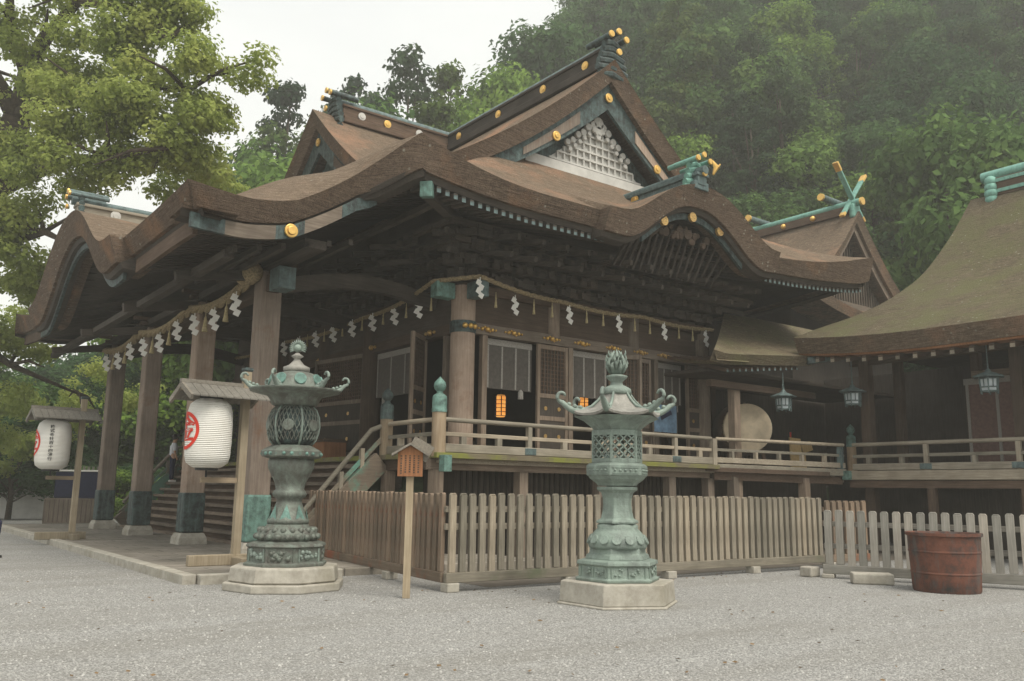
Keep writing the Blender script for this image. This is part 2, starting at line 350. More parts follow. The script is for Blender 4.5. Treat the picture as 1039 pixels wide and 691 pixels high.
# ================================================================== MAIN HALL
HALL = thing('shrine_hall', 'large weathered wooden shrine hall with sweeping bark roof and gables', 'shrine hall', (12.1, 18.0, 0))
def roof_main():
    m = MB()
    us = lin(PU, 7.9, 12)+lin(7.9, UE0, 7)[1:]
    us2 = lin(UE0, UE1, 66)
    eps = 1e-3
    sv = []
    h = (V0-PV0)
    sv = sorted(set([round(x, 4) for x in lin(0, 1, 81)]+[round((V0-5.45-PV0)/(2*h), 4), round((V0-5.40-PV0)/(2*h), 4), round((V0+5.40-PV0)/(2*h), 4), round((V0+5.45-PV0)/(2*h), 4)]))
    def ptop(u, s):
        v = vedge(u)+s*(2*V0-2*vedge(u)); uu = u
        if abs(v-V0) < 5.42: uu = u-.28*max(0, 1-(u-PU)/1.2)
        return (uu, v)
    G = []
    for u in us:
        r = []
        for s in sv:
            uu, v = ptop(u, s); r.append((uu, v, ztop(u, v)+(.0 if uu == u else .05*(u-uu)/.28)))
        G.append(r)
    # eave step of the side karahafu
    us2 = sorted(us2+[13.87, 13.92, 20.58, 20.63])
    vv = sorted(lin(0, 1, 90))
    G2 = []
    for u in us2:
        r = []
        for s in vv:
            v = VE0+s*(VE1-VE0); v2 = v; z = ztop(u, v)
            if 13.9 < u < 20.6 and v < VE0+1.4: k = 1-(v-VE0)/1.4; v2 = v-.28*k; z += .05*k
            r.append((u, v2, z))
        G2.append(r)
    def low(p): th = thick(p[0], p[1]); return th
    for g in (G, G2):
        m.grid(g, 0)
        ib = [[(p[0], p[1], p[2]-thick(p[0], p[1])) for p in r] for r in g]
    # edges: list of boundary polylines with inward direction
    def edge(pts, inward):
        rows = [[], [], [], []]
        for (x, y, z), (ix, iy) in zip(pts, inward):
            t = thick(x, y)
            if (13.9 < x < 20.6 and y < 15) : t = max(t, .55)+max(0, (KR(x)-8.08)-1.5*ogee((x-17.3)/2.6))*.4
            if x < PU+.1 and abs(y-V0) < 5.42: t = max(t, .6)+max(0, (KP(y)-6.85)-1.95*ogee((y-V0)/4.2))*.5
            rows[0].append((x, y, z)); rows[1].append((x+ix*.02, y+iy*.02, z-.05))
            rows[2].append((x+ix*.2, y+iy*.2, z-t)); rows[3].append((x+ix*1.0, y+iy*1.0, z-t-.02))
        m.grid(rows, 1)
        # thin fascia board under the bark
        f = [[(p[0]+ix*.09, p[1]+iy*.09, p[2]-.005) for p, (ix, iy) in zip(rows[2], inward)],
             [(p[0]+ix*.14, p[1]+iy*.14, p[2]-.13) for p, (ix, iy) in zip(rows[2], inward)],
             [(p[0]+ix*.5, p[1]+iy*.5, p[2]-.14) for p, (ix, iy) in zip(rows[2], inward)]]
        FB.grid(f, 0)
        return rows
    global EDGES
    EDGES = {}
    EDGES['front'] = edge([p for p in G[0]], [(1, 0)]*len(G[0]))
    side = [r[0] for r in G]; EDGES['sideR'] = edge(side, [(0, 1)]*13+[(.6, .8)]*(len(side)-14)+[(.7, .7)])
    side = [r[-1] for r in G]; edge(side, [(0, -1)]*13+[(.6, -.8)]*(len(side)-14)+[(.7, -.7)])
    e = [r[0] for r in G2]; EDGES['right'] = edge(e, [(.7, .7)]+[(0, 1)]*(len(e)-2)+[(-.7, .7)])
    e = [r[-1] for r in G2]; edge(e, [(.7, -.7)]+[(0, -1)]*(len(e)-2)+[(-.7, -.7)])
    e = G2[-1]; edge(e, [(-.7, .7)]+[(-1, 0)]*(len(e)-2)+[(-.7, -.7)])
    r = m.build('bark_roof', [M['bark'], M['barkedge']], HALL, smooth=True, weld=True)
    # soffit under everything
    sof = MB()
    for g in (G, G2):
        k = [[(p[0]+(.35 if p[0] < PU+.4 else 0), p[1], p[2]-thick(p[0], p[1])-.12) for p in row] for row in g]
        if g is G: k = [[(p[0], p[1]+(.35 if j == 0 else -.35 if j == len(row)-1 else 0), p[2]) for j, p in enumerate(row)] for row in k]
        else: k = [[(min(p[0], UE1-.35), min(max(p[1], VE0+.35), VE1-.35), p[2]) for p in row] for row in k]
        sof.grid(k, 0, True)
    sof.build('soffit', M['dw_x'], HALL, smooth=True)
FB = MB()
roof_main()
FB.build('fascia', M['dw_x'], HALL, smooth=True)

# upper gabled roofs (slabs over the ridge lines)
def off(d): return .16*max(0, 1-(d/6.2)**2)
def slab(prof_c, half, ax, a0, a1, name, flare=.25, n=32):
    m = MB(); G = []; rows = lin(-half, half, 2*n+1)
    As = [a0, a0+.3]+lin(a0+.6, a1, 10)
    for a in As:
        ex = .22*max(0, 1-(a-a0)/2.5)**2
        G.append([(d, a, P(d)+off(d)+ex*(.3+.7*(abs(d)/half))) for d in rows])
    def T(p): d, a, z = p; return (U0+d, a, z) if ax == 'y' else (a, V0+d, z)
    m.grid([[T(p) for p in r] for r in G])
    th = .64
    fr = [[T(p) for p in G[0]], [T((d, a+.03, z-.06)) for d, a, z in G[0]], [T((d, a+.16, z-th*(1-.45*(abs(d)/half)**3))) for d, a, z in G[0]],
          [T((d, a+1.6, z-th*(1-.45*(abs(d)/half)**3))) for d, a, z in G[0]]]
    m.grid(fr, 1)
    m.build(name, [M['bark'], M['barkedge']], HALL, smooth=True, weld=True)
    return G[0]
gB = slab('B', 5.9, 'y', 17.2, 34.8, 'gable_roof')
gA = slab('A', 4.9, 'x', 11.2, 17.0, 'gable_roof')
def barge(g, ax, a, name, gd, goldz, wcol):
    # hafu board following the verge
    T = (lambda d, z: (U0+d, z)) if ax == 'y' else (lambda d, z: (V0+d, z))
    m = MB(); pts = [p for p in g if abs(p[0]) < 4.6]
    top = [T(p[0], p[2]-.56) for p in pts]; bot = [T(p[0]*.985, p[2]-1.45+.5*abs(p[0])/4) for p in pts]
    m.band(top, bot, ax, a+.32, a+.42); b = m.build(name, M['copperdark'], HALL)
    # pale wood inlay on the board
    for sg in (-1, 1):
        q = [p for p in pts if (p[0]*sg > 1.1 and p[0]*sg < 3.3)]
        m = MB(); m.band([T(p[0], p[2]-.84+.1*abs(p[0])/4) for p in q], [T(p[0], p[2]-1.3+.42*abs(p[0])/4) for p in q], ax, a+.29, a+.318)
        m.build('inlay', M[wcol], b)
    for d, dz in gd:
        zz = P(d)+off(d)-1.05+.25*abs(d)/4
        c = (U0+d, a+.27, zz) if ax == 'y' else (a+.27, V0+d, zz); nr = (0, 1, 0) if ax == 'y' else (1, 0, 0)
        MB().disc(c, nr, .14, .06).disc(c, nr, .07, .11).build('crest', M['gold'], b, bevel=.015)
barge(gB, 'y', 17.2, 'bargeboard', [(0, 0), (-2.0, 0), (2.0, 0)], 0, 'pillar')
barge(gA, 'x', 11.2, 'bargeboard', [(0, 0)], 0, 'mw_y')
# gable wall with white lattice (right side) -------------------------------
def gable_wall(ax, a, base, half, white):
    T = (lambda d, z: (U0+d, z)) if ax == 'y' else (lambda d, z: (V0+d, z))
    def hi(d): return P(d)+off(d)-1.42+.42*abs(d)/4
    m = MB(); ds = lin(-half, half, 25)
    m.band([T(d, max(base+.01, hi(d)+.3)) for d in ds], [T(d, base-.6) for d in ds], ax, a+.12, a+.2)
    w = m.build('gable_wall', M['copperdark'] if white else M['dw_z'], HALL)
    l = MB(); st = .25 if white else .24
    def bx(d0, d1, z0, z1, a0, a1):
        if ax == 'y': l.box(U0+d0, U0+d1, a0, a1, z0, z1)
        else: l.box(a0, a1, V0+d0, V0+d1, z0, z1)
    d = -half
    while d < half:
        t = hi(d)-.22 if white else hi(d)-.1
        if t > base+.1: bx(d-.028, d+.028, base, t, a, a+.06)
        d += st
    if white:
        z = base+.02
        while z < hi(0)-.5:
            dd = [x for x in lin(0, half, 60) if hi(x)-.22 > z]
            if dd: bx(-dd[-1], dd[-1], z-.028, z+.028, a-.012, a+.05)
            z += .25
        bx(-half+.5, half-.5, base-.42, base-.08, a-.12, a-.02)
        l.build('lattice', M['white'], w)
        p = MB()
        p.band([T(x, hi(x)-.25) for x in lin(-half+.6, half-.6, 20)], [T(x, base+.01) for x in lin(-half+.6, half-.6, 20)], 'y', a+.07, a+.1)
        p.build('panel', M['white'], w)
    else: l.build('lattice', M['dw_z'], w)
    # pendant (gegyo) carving: fan of scrolls below the apex
    g = MB(); zt = hi(0)-.02
    def q(d, z, r):
        c = (U0+d, a-.06, z) if ax == 'y' else (a-.06, V0+d, z); g.disc(c, (0, 1, 0) if ax == 'y' else (1, 0, 0), r, .1, 0, 14)
    q(0, zt-.25, .2); q(0, zt-.5, .16); q(0, zt-.68, .1)
    for k in range(1, 7):
        for s in (-1, 1):
            dd = s*k*.2; q(dd, hi(dd)-.14-.05*(k % 2), .13-.006*k); q(dd*.92, hi(dd)-.34, .075)
    g.build('pendant_carving', M['white'] if white else M['copperdark'], w, bevel=.02)
gable_wall('y', 18.0, 10.9, 3.25, True)
gable_wall('x', 12.0, 10.3, 3.6, False)
# ridges ---------------------------------------------------------------------
def ridge(ax, c, a0, a1, z, w=.5, h=.5, col='mw_x', topcol='tealdark', crests=(), name='ridge', cap=.17, side=-1):
    m = MB()
    def bx(b, c0, c1, z0, z1, s0, s1):
        if ax == 'y': b.box(c0, c1, s0, s1, z0, z1)
        else: b.box(s0, s1, c0, c1, z0, z1)
    bx(m, c-w/2, c+w/2, z, z+h, a0, a1); bx(m, c-w/2-.1, c+w/2+.1, z-.12, z+.1, a0+.02, a1-.02); bx(m, c-w/2-.06, c+w/2+.06, z+h-.06, z+h+.03, a0-.03, a1+.02)
    r = m.build(name, M[col], HALL if not RP else RP[-1], bevel=.02)
    t = MB(); A = (c, a0-.12, z+h+.1) if ax == 'y' else (a0-.12, c, z+h+.1); B = (c, a1, z+h+.1) if ax == 'y' else (a1, c, z+h+.1)
    t.tube([A, B], cap, 12).build('ridge_cap', M[topcol], r, smooth=True)
    for s, gcol in crests:
        cc = c+side*(w/2+.03); p = (cc, s, z+h*.5) if ax == 'y' else (s, cc, z+h*.5); n = (1, 0, 0) if ax == 'y' else (0, 1, 0)
        MB().disc(p, n, .14, .05).disc(p, n, .08, .09).build('crest', M[gcol], r, bevel=.012)
    return r
RP = []
zr = P(0)+.08
ridge('x', V0, 12.2, 16.7, zr, crests=[(12.9, 'white'), (13.9, 'gold'), (15.2, 'white')])
ridge('y', U0, 17.5, 34.5, zr, col='dw_y', crests=[(25.0, 'gold'), (22.6, 'gold'), (20.2, 'gold'), (18.2, 'gold')])
def ridge_end(ax, c, a, z, mcol='copperdark', s=1.0, par=None, gold=True):
    m = MB()
    for k, (w, dz) in enumerate(((.30, .62), (.36, .42), (.44, .22), (.52, .02), (.58, -.18), (.5, -.38))):
        p0 = Vector((-w*s, 0, dz*s+.1)); p1 = Vector((w*s, 0, dz*s+.1))
        pts = [(-w*s, dz*s), (-w*.5*s, dz*s+.06), (0, dz*s+.1), (w*.5*s, dz*s+.06), (w*s, dz*s)]
        if ax == 'y': m.tube([(c+x, a, z+y) for x, y in pts], .11*s, 8)
        else: m.tube([(a, c+x, z+y) for x, y in pts], .11*s, 8)
    e = m.build('ridge_end_ornament', M[mcol], par or HALL, smooth=True)
    if gold:
        r = MB()
        for x, y in ((-.3*s, .78*s), (0, .95*s), (.3*s, .78*s)):
            A = Vector((c+x, a-.3, z+y)) if ax == 'y' else Vector((a-.3, c+x, z+y)); B = Vector((c+x, a+.7, z+y)) if ax == 'y' else Vector((a+.7, c+x, z+y))
            r.tube([A, B], .09*s, 12)
        r.build('ridge_roll', M[mcol], e, smooth=True)
        for x, y in ((-.3*s, .78*s), (0, .95*s), (.3*s, .78*s), (0, .3*s)):
            A = Vector((c+x, a-.33, z+y)) if ax == 'y' else Vector((a-.33, c+x, z+y))
            MB().disc(A, (0, 1, 0) if ax == 'y' else (1, 0, 0), .1*s, .06).build('gilt_cap', M['gold'], e, bevel=.01)
    return e
ridge_end('y', U0, 17.35, zr); ridge_end('x', V0, 12.0, zr)
# karahafu ridges
ridge('y', 17.25, 14.5, 18.2, KR(17.25)+.06, w=.34, h=.3, col='tealdark', cap=.12, crests=[(16.8, 'gold')], name='ridge')
ridge_end('y', 17.25, 14.75, KR(17.25)+.12, 'teal', .8)
g = MB(); c = Vector((17.25, 14.25, KR(17.25)+.35))
g.tube([c+Vector((0, -.1, -.1)), c+Vector((.1, -.15, .1)), c+Vector((.0, -.1, .28))], [.03, .09, .02], 8).tube([c+Vector((.1, -.1, .05)), c+Vector((.28, -.12, .24))], [.04, .02], 6)
g.build('gilt_finial', M['gold'], HALL, smooth=True)
ridge('x', V0, PU-.1, 9.5, KP(V0)+.06, w=.36, h=.34, col='rail_x', topcol='tealdark', cap=.11, crests=[(5.4, 'white'), (7.2, 'white')], name='ridge')
ridge_end('x', V0, PU, KP(V0)+.1, 'tealdark', .7)
# rafters under the right-hand eave -----------------------------------------
def zedge(u): return ztop(u, VE0)-thick(u, VE0)
proto = MB().bar((0, 0, 0), (0, 2.6, .75), .1, .12).add([(-.053, -.004, -.065), (.053, -.004, -.065), (.053, -.004, .065), (-.053, -.004, .065)], [(0, 1, 2, 3)], 1).build('rafter', [M['dw_y'], M['tealdark']], HALL, world=False)
psh = MB().bar((0, 0, 0), (0, .75, .12), .1, .12).add([(-.053, -.004, -.065), (.053, -.004, -.065), (.053, -.004, .065), (-.053, -.004, .065)], [(0, 1, 2, 3)], 1).build('rafter', [M['dw_y'], M['tealdark']], HALL, world=False); psh.location = (UE0+.45-12.1, VE0+.32-18, zedge(UE0+.45)-.22)
pfs = MB().bar((0, 0, 0), (.75, 0, .12), .1, .12).add([(-.004, -.053, -.065), (-.004, .053, -.065), (-.004, .053, .065), (-.004, -.053, .065)], [(0, 1, 2, 3)], 1).build('rafter', [M['dw_x'], M['tealdark']], HALL, world=False); pfs.location = (UE0+.32-12.1, VE0+.5-18, ztop(UE0, VE0+.5)-thick(UE0, VE0+.5)-.2)
first = True
u = UE0+.665
while u < UE1-.4:
    z = zedge(u)-.22 - HALL.location.z
    loc = (u-12.1, VE0+.32-18.0, z)
    if u < 11.6: part(psh, HALL, loc); u += .215; continue
    if first: proto.location = loc; first = False
    else: part(proto, HALL, loc)
    u += .215
pf = MB().bar((0, 0, 0), (2.6, 0, .75), .1, .12).add([(-.004, -.053, -.065), (-.004, .053, -.065), (-.004, .053, .065), (-.004, -.053, .065)], [(0, 1, 2, 3)], 1).build('rafter', [M['dw_x'], M['tealdark']], HALL, world=False)
v = VE0+.715; first = True
while v < 20.5:
    loc = (UE0+.32-12.1, v-18.0, ztop(UE0+.0, v)-thick(UE0, v)-.2)
    if v < 18: part(pfs, HALL, loc); v += .215; continue
    if first: pf.location = loc; first = False
    else: part(pf, HALL, loc)
    v += .215
# porch rafters (front eave)
v = PV0+.5
while v < 36:
    part(pf, HALL, (PU+.4-12.1, v-18.0, ztop(PU, v)-thick(PU, v)-.22)); v += .3
# corner rafter with copper cap
MB().bar((UE0+.42, VE0+.42, zedge(UE0+.5)-.3), (12, 18, 8.3), .22, .26).build('hip_rafter', M['dw_x'], HALL)
MB().bar((UE0+.36, VE0+.36, zedge(UE0+.5)-.28), (UE0+.52, VE0+.52, zedge(UE0+.5)-.25), .27, .34).build('copper_cap', M['copper'], HALL, bevel=.02)
# verge boards on the porch side
sr = EDGES['sideR'][2]
q = [p for p in sr if 4.6 < p[0] < 8.3]
for i0, i1, mt in ((4.65, 5.3, 'copperdark'), (5.3, 6.3, 'w_x'), (6.3, 6.9, 'copperdark'), (6.9, 7.7, 'w_x'), (7.7, 8.5, 'copperdark')):
    def zz(x):
        for a, b in zip(sr, sr[1:]):
            if a[0] <= x <= b[0]: t = (x-a[0])/(b[0]-a[0]+1e-9); return a[2]+t*(b[2]-a[2])
        return sr[0][2] if x < sr[0][0] else sr[-1][2]
    xs = lin(i0, i1, 6); m = MB(); m.band([(x, zz(x)-.06) for x in xs], [(x, zz(x)-.06-.28) for x in xs], 'y', PV0+.16, PV0+.26)
    m.build('verge_board', M[mt], HALL)
MB().disc((6.6, PV0+.12, zz(6.6)-.2), (0, 1, 0), .14, .06).disc((6.6, PV0+.1, zz(6.6)-.2), (0, 1, 0), .09, .1).build('crest', M['gold'], HALL, bevel=.012)
fr = EDGES['front'][2]
for sg0 in (-1, 1):
    m = MB()
    for a, b in zip(fr, fr[1:]):
        if (a[1]-V0)*sg0 < 5.6 or (b[1]-V0)*sg0 > V0-PV0-.3 or (a[1]-V0)*sg0 > V0-PV0-.3: continue
        m.prism([(a[1], a[2]-.1), (b[1], b[2]-.1), (b[1], b[2]-.4), (a[1], a[2]-.4)], 'x', PU+.3, PU+.4)
    m.build('eave_board', M['mw_y'], HALL)
m = MB()
for a, b in zip(fr, fr[1:]):
    if abs(a[1]-V0) > 5.3 or a[2] < 6.0: continue
    m.prism([(a[1], a[2]-.08), (b[1], b[2]-.08), (b[1], b[2]-.3), (a[1], a[2]-.3)], 'x', PU+.16, PU+.24)
m.build('arched_board', M['copperdark'], HALL)
rr = EDGES['right'][2]; m = MB()
for a, b in zip(rr, rr[1:]):
    if abs(a[0]-17.3) > 1.9: continue
    m.prism([(a[0], a[2]-.08), (b[0], b[2]-.08), (b[0], b[2]-.3), (a[0], a[2]-.3)], 'y', VE0+.16, VE0+.24)
kb = m.build('arched_board', M['copperdark'], HALL)
for du in (0, -1.1, 1.1): MB().disc((17.25+du, VE0+.08, zedge(17.25+du)-.36), (0, 1, 0), .13, .08).build('gilt_fitting', M['golddull'], kb)
m = MB()                                                # carving in the arch
for k in range(26):
    a = random.uniform(-1.3, 1.3); m.disc((17.25+a, VE0+.45, zedge(17.25)-.55-random.uniform(0, .35)-.1*a*a), (random.uniform(-.3, .3), 1, .2), random.uniform(.06, .14), .1, 0, 9)
m.build('carving', M['mw_x'], HALL, bevel=.015)
m = MB()
for k in range(17): m.bar((15.5+k*.24, VE0+1.3, 7.5), (15.5+k*.24, VE0+.7, KR(15.5+k*.24)-.75), .07, .07)
m.build('arch_grille', M['dw_z'], HALL)

# --- walls and columns
CU = [12.1, 15.05, 18.1, 21.1]
def col_at(u, v, r=.31, z0=2.5, z1=6.35, name='column', mt='w_z'): return MB().lathe([(r, z0), (r, z1)], 20, (u, v, 0)).build(name, M[mt], HALL, smooth=True)
col_at(12.1, 18.0, .31, 2.5, 6.7, mt='pillar')
for u in CU[1:]: col_at(u, 18.0, .2, 5.7, 6.75)
col_at(21.1, 18.0, .28)
for v in (22.75, 25.75, 29, 32): col_at(12.1, v, .28, mt='mw_z')
MB().box(12.35, 21.2, 17.86, 18.12, 5.52, 5.8).build('lintel', M['w_x'], HALL, bevel=.015)
MB().box(11.96, 12.24, 18.3, 34, 5.52, 5.8).build('lintel', M['mw_y'], HALL, bevel=.015)
MB().box(12.3, 21.3, 17.95, 18.1, 5.8, 6.6).build('upper_wall', M['mw_x'], HALL)
MB().box(12.02, 12.18, 18.3, 34, 5.8, 6.6).build('upper_wall', M['dw_y'], HALL)
MB().box(12.0, 21.4, 17.85, 18.15, 6.55, 6.8).build('wall_beam', M['mw_x'], HALL, bevel=.02)
MB().box(11.95, 12.25, 18.1, 34, 6.55, 6.8).build('wall_beam', M['mw_y'], HALL, bevel=.02)
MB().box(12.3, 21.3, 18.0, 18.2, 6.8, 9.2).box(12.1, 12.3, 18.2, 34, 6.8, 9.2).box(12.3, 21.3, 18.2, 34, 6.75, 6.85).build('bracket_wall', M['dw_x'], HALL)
for k, u in enumerate((12.75, 13.6, 14.9, 16.0, 17.2, 18.3, 19.3, 20.4)):   # gilt nail covers
    c = (u, 17.83, 5.67); MB().ball((u, 17.83, 5.67), .07, sz=.9).ball((u-.16, 17.84, 5.67), .05).ball((u+.16, 17.84, 5.67), .05).ball((u-.27, 17.845, 5.67), .03).ball((u+.27, 17.845, 5.67), .03).ball((u-.08, 17.84, 5.72), .03).ball((u+.08, 17.84, 5.62), .03).build('gilt_fitting', M['gold' if k < 5 else 'golddull'], HALL, smooth=True)
for v in (19.3, 22.5, 26): MB().ball((11.93, v, 5.67), .08).ball((11.94, v-.2, 5.67), .05).ball((11.94, v+.2, 5.67), .05).build('gilt_fitting', M['golddull'], HALL, smooth=True)
MB().lathe([(.33, 5.5), (.335, 5.55), (.335, 5.76), (.33, 5.8)], 20, (12.1, 18, 0)).build('column_band', M['copperdark'], HALL)
for a in (-2.0, -1.55, -1.1): MB().ball((12.1+.34*math.cos(a), 18+.34*math.sin(a), 5.66), .07).build('gilt_fitting', M['gold'], HALL, smooth=True)
# copper-clad beam heads on the corner column
MB().box(11.2, 11.75, 17.85, 18.15, 6.32, 6.72).build('beam_head', M['copper'], HALL, bevel=.02)
MB().box(11.95, 12.25, 17.1, 17.65, 6.32, 6.72).build('beam_head', M['tealdark'], HALL, bevel=.02)
MB().box(11.75, 12.0, 17.9, 18.1, 6.38, 6.66).box(12.0, 12.2, 17.65, 17.9, 6.38, 6.66).build('beam_neck', M['w_x'], HALL)
# bracket complexes
def bracket(name='bracket_set'):
    b = MB()
    for k in range(4):
        z = .05+k*.27; o_ = -.22-.36*k
        b.box(-.09, .09, o_-.25, .1, z, z+.17)                                  # outward arm
        w = .75+.12*k; b.box(-w/2, w/2, o_-.08, o_+.08, z+.02, z+.17)
        for x in (-w/2+.09, 0, w/2-.09): b.box(x-.1, x+.1, o_-.1, o_+.1, z+.17, z+.28)
    b.bar((0, -.3, .75), (0, -2.0, .35), .1, .13); b.bar((0, -.6, 1.05), (0, -2.3, .72), .1, .13)
    return b
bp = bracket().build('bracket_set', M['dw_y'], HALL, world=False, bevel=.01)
bp.location = (0, 0, 6.8)
for k in range(1, 13): part(bp, HALL, (k*.74, 0, 6.8))
for k in range(1, 12): c = part(bp, HALL, (0, k*.85, 6.8)); c.rotation_euler.z = -PI/2
c = part(bp, HALL, (0, 0, 6.8)); c.rotation_euler.z = -PI/4
for z, o_ in ((7.25, .58), (7.55, .95), (7.85, 1.3), (8.05, 1.9)):
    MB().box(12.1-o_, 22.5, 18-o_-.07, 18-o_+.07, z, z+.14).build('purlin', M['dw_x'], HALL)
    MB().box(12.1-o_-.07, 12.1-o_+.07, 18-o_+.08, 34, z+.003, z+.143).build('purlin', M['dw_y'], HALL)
# doors, jambs, lattice panels
def lattice_door(a, b, z0, z1, name='lattice_door', mt='mw_z', upper=.45):
    a = Vector(a); b = Vector(b); d = (b-a); L = d.length; d.normalize(); fr_ = MB(); H = z1-z0
    def pt(s, z): return a+d*s+Vector((0, 0, z0+z))
    for s in (.04, L-.04): fr_.bar(pt(s, 0), pt(s, H), .09, .09)
    for z in (.06, H*.33, H*(1-upper)-.05, H-.06): fr_.bar(pt(.04, z), pt(L-.04, z), .07, .12)
    o = fr_.build(name, M['w_z'], HALL, bevel=.008)
    l = MB(); n = max(3, int(L/.11))
    for i in range(1, n): l.bar(pt(L*i/n, H*(1-upper)), pt(L*i/n, H-.08), .03, .03)
    for i in range(1, int(H*upper/.11)): z = H*(1-upper)+i*.11; l.bar(pt(.05, z), pt(L-.05, z), .025, .025)
    l.build('lattice', M[mt], o)
    p = MB(); nrm = d.cross(Vector((0, 0, 1)))*.03; p.bar(pt(.05, H*(1-upper)/2), pt(L-.05, H*(1-upper)/2), .03, H*(1-upper)-.05)
    p.bar(pt(.05, H*(1-upper/2))-nrm, pt(L-.05, H*(1-upper/2))-nrm, .015, H*upper-.05); p.build('panel', M['dw_z'], o)
    q = MB()
    for s in (.28, .72):
        for z in (H*.17, H*.42): c = pt(L*s, z)+nrm*.0; q.disc(c, d.cross(Vector((0, 0, 1))), .055, .05, 0, 10)
    q.build('door_fitting', M['golddull'], o); return o
z0, z1 = 2.55, 5.5
lattice_door((14.45, 17.92, 0), (15.5, 17.92, 0), z0, z1)
lattice_door((17.3, 17.92, 0), (17.95, 17.5, 0), z0, z1)
lattice_door((18.0, 17.92, 0), (18.75, 17.92, 0), z0, z1)
lattice_door((20.3, 17.9, 0), (21.3, 17.9, 0), z0, z1)
lattice_door((11.2, 18.95, 0), (12.0, 19.6, 0), z0, 5.6)
lattice_door((11.55, 25.4, 0), (11.95, 22.9, 0), z0, 5.55)
lattice_door((12.0, 28.5, 0), (12.0, 30.9, 0), z0, 5.5)
for u in (12.72, 15.62, 17.25, 18.98): MB().box(u-.08, u+.08, 17.88, 18.05, z0, z1+.02).build('door_jamb', M['w_z'], HALL, bevel=.01)
for v in (18.65, 19.8, 22.7, 25.6): MB().box(11.98, 12.14, v-.08, v+.08, z0, z1+.02).build('door_jamb', M['w_z'], HALL, bevel=.01)
# interior shell: floor, back walls
MB().box(10.5, 21.6, 16.4, 34, 2.2, 2.38).build('veranda_floor', M['rail_y'], HALL)
MB().box(12.0, 21.4, 17.9, 34, 2.38, 2.52).build('hall_floor', M['mw_y'], HALL)
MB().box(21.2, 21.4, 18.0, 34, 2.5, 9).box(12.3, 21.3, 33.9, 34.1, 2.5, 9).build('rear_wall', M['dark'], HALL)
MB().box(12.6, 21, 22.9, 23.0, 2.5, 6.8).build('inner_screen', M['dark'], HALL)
# under floor
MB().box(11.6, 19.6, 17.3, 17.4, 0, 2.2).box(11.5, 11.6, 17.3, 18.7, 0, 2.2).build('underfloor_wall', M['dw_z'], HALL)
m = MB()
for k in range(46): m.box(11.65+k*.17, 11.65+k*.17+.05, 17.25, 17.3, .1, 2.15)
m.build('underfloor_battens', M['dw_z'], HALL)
for u in (10.55, 12.95, 15.5, 18.1, 19.7):
    MB().box(u-.13, u+.13, 16.5, 16.76, .0, 2.05).build('veranda_post', M['w_z'], HALL, bevel=.015)
MB().box(10.42, 10.68, 18.64, 18.9, 0, 2.05).build('veranda_post', M['w_z'], HALL, bevel=.015)
MB().box(10.35, 19.7, 16.55, 16.75, 2.05, 2.3).build('veranda_beam', M['w_x'], HALL, bevel=.01)
MB().box(10.45, 10.65, 16.76, 33, 2.05, 2.3).build('veranda_beam', M['mw_y'], HALL, bevel=.01)
MB().box(10.3, 19.75, 16.22, 16.5, 2.3, 2.42).box(10.3, 10.55, 16.5, 33, 2.3, 2.42).build('veranda_edge', wood('mossy_edge', (.2, .16, .11), (.3, .26, .17), 'x', (.19, .2, .05), (.45, .6)), HALL, bevel=.01)
MB().box(10.36, 10.56, 16.0, 16.22, 2.0, 2.36).build('beam_head', M['copper'], HALL, bevel=.012)
# railings ---------------------------------------------------------------
def railing(par, a, b, z, posts, hts=(.13, .42, .74), struts=1.0, ax='x'):
    a = Vector(a); b = Vector(b); d = (b-a).normalized(); L = (b-a).length; up = Vector((0, 0, 1))
    MB().bar(a+up*(z+.11), b+up*(z+.11), .14, .19).build('bottom_rail', M['rail_'+ax], par, bevel=.015)
    MB().bar(a+up*(z+hts[1]), b+up*(z+hts[1]), .07, .09).build('middle_rail', M['rail_'+ax], par, bevel=.01)
    MB().tube([a+up*(z+hts[2]), b+up*(z+hts[2])], .055, 10).build('top_rail', M['rail_'+ax], par, smooth=True)
    for s in posts:
        p = a+d*s; MB().bar(p+up*z, p+up*(z+hts[2]-.05), .12, .12).build('rail_post', M['rail_z'], par, bevel=.01)
        MB().bar(p-d*.17+up*(z+.11), p+d*.17+up*(z+.11), .17, .16).build('copper_fitting', M['tealdark'], par, bevel=.015)
    s = struts*.5
    while s < L:
        if all(abs(s-q) > .3 for q in posts):
            p = a+d*s; MB().bar(p+up*(z+.2), p+up*(z+.38), .14, .1).build('rail_strut', M['rail_z'], par)
        s += struts
def newel(par, x, y, z, s=1.0, cap='copper'):
    n = MB().lathe([(.16*s, z-.05), (.16*s, z+.93*s)], 16, (x, y, 0)).build('newel', M['newel'], par, smooth=True)
    prof = [(.175, .93), (.175, 1.0), (.165, 1.02), (.17, 1.1), (.165, 1.25), (.15, 1.3), (.075, 1.35), (.07, 1.39), (.12, 1.44), (.145, 1.51), (.13, 1.59), (.07, 1.66), (.02, 1.71), (.005, 1.73)]
    MB().lathe([(r*s, z+h*s) for r, h in prof], 16, (x, y, 0)).build('giboshi_cap', M[cap], n, smooth=True)
newel(HALL, 10.45, 16.4, 2.38); newel(HALL, 10.45, 18.76, 2.38, .97, 'copperdark'); newel(HALL, 10.45, 34.3, 2.38, .97, 'copperdark')
railing(HALL, (10.6, 16.4, 0), (19.6, 16.4, 0), 2.42, [2.4, 4.95, 7.5])
railing(HALL, (10.45, 16.55, 0), (10.45, 18.6, 0), 2.42, [], ax='y')
# second inner veranda rail behind (stub towards column)
MB().box(11.0, 11.1, 17.0, 18.0, 2.42, 2.5).build('sill', M['w_y'], HALL)
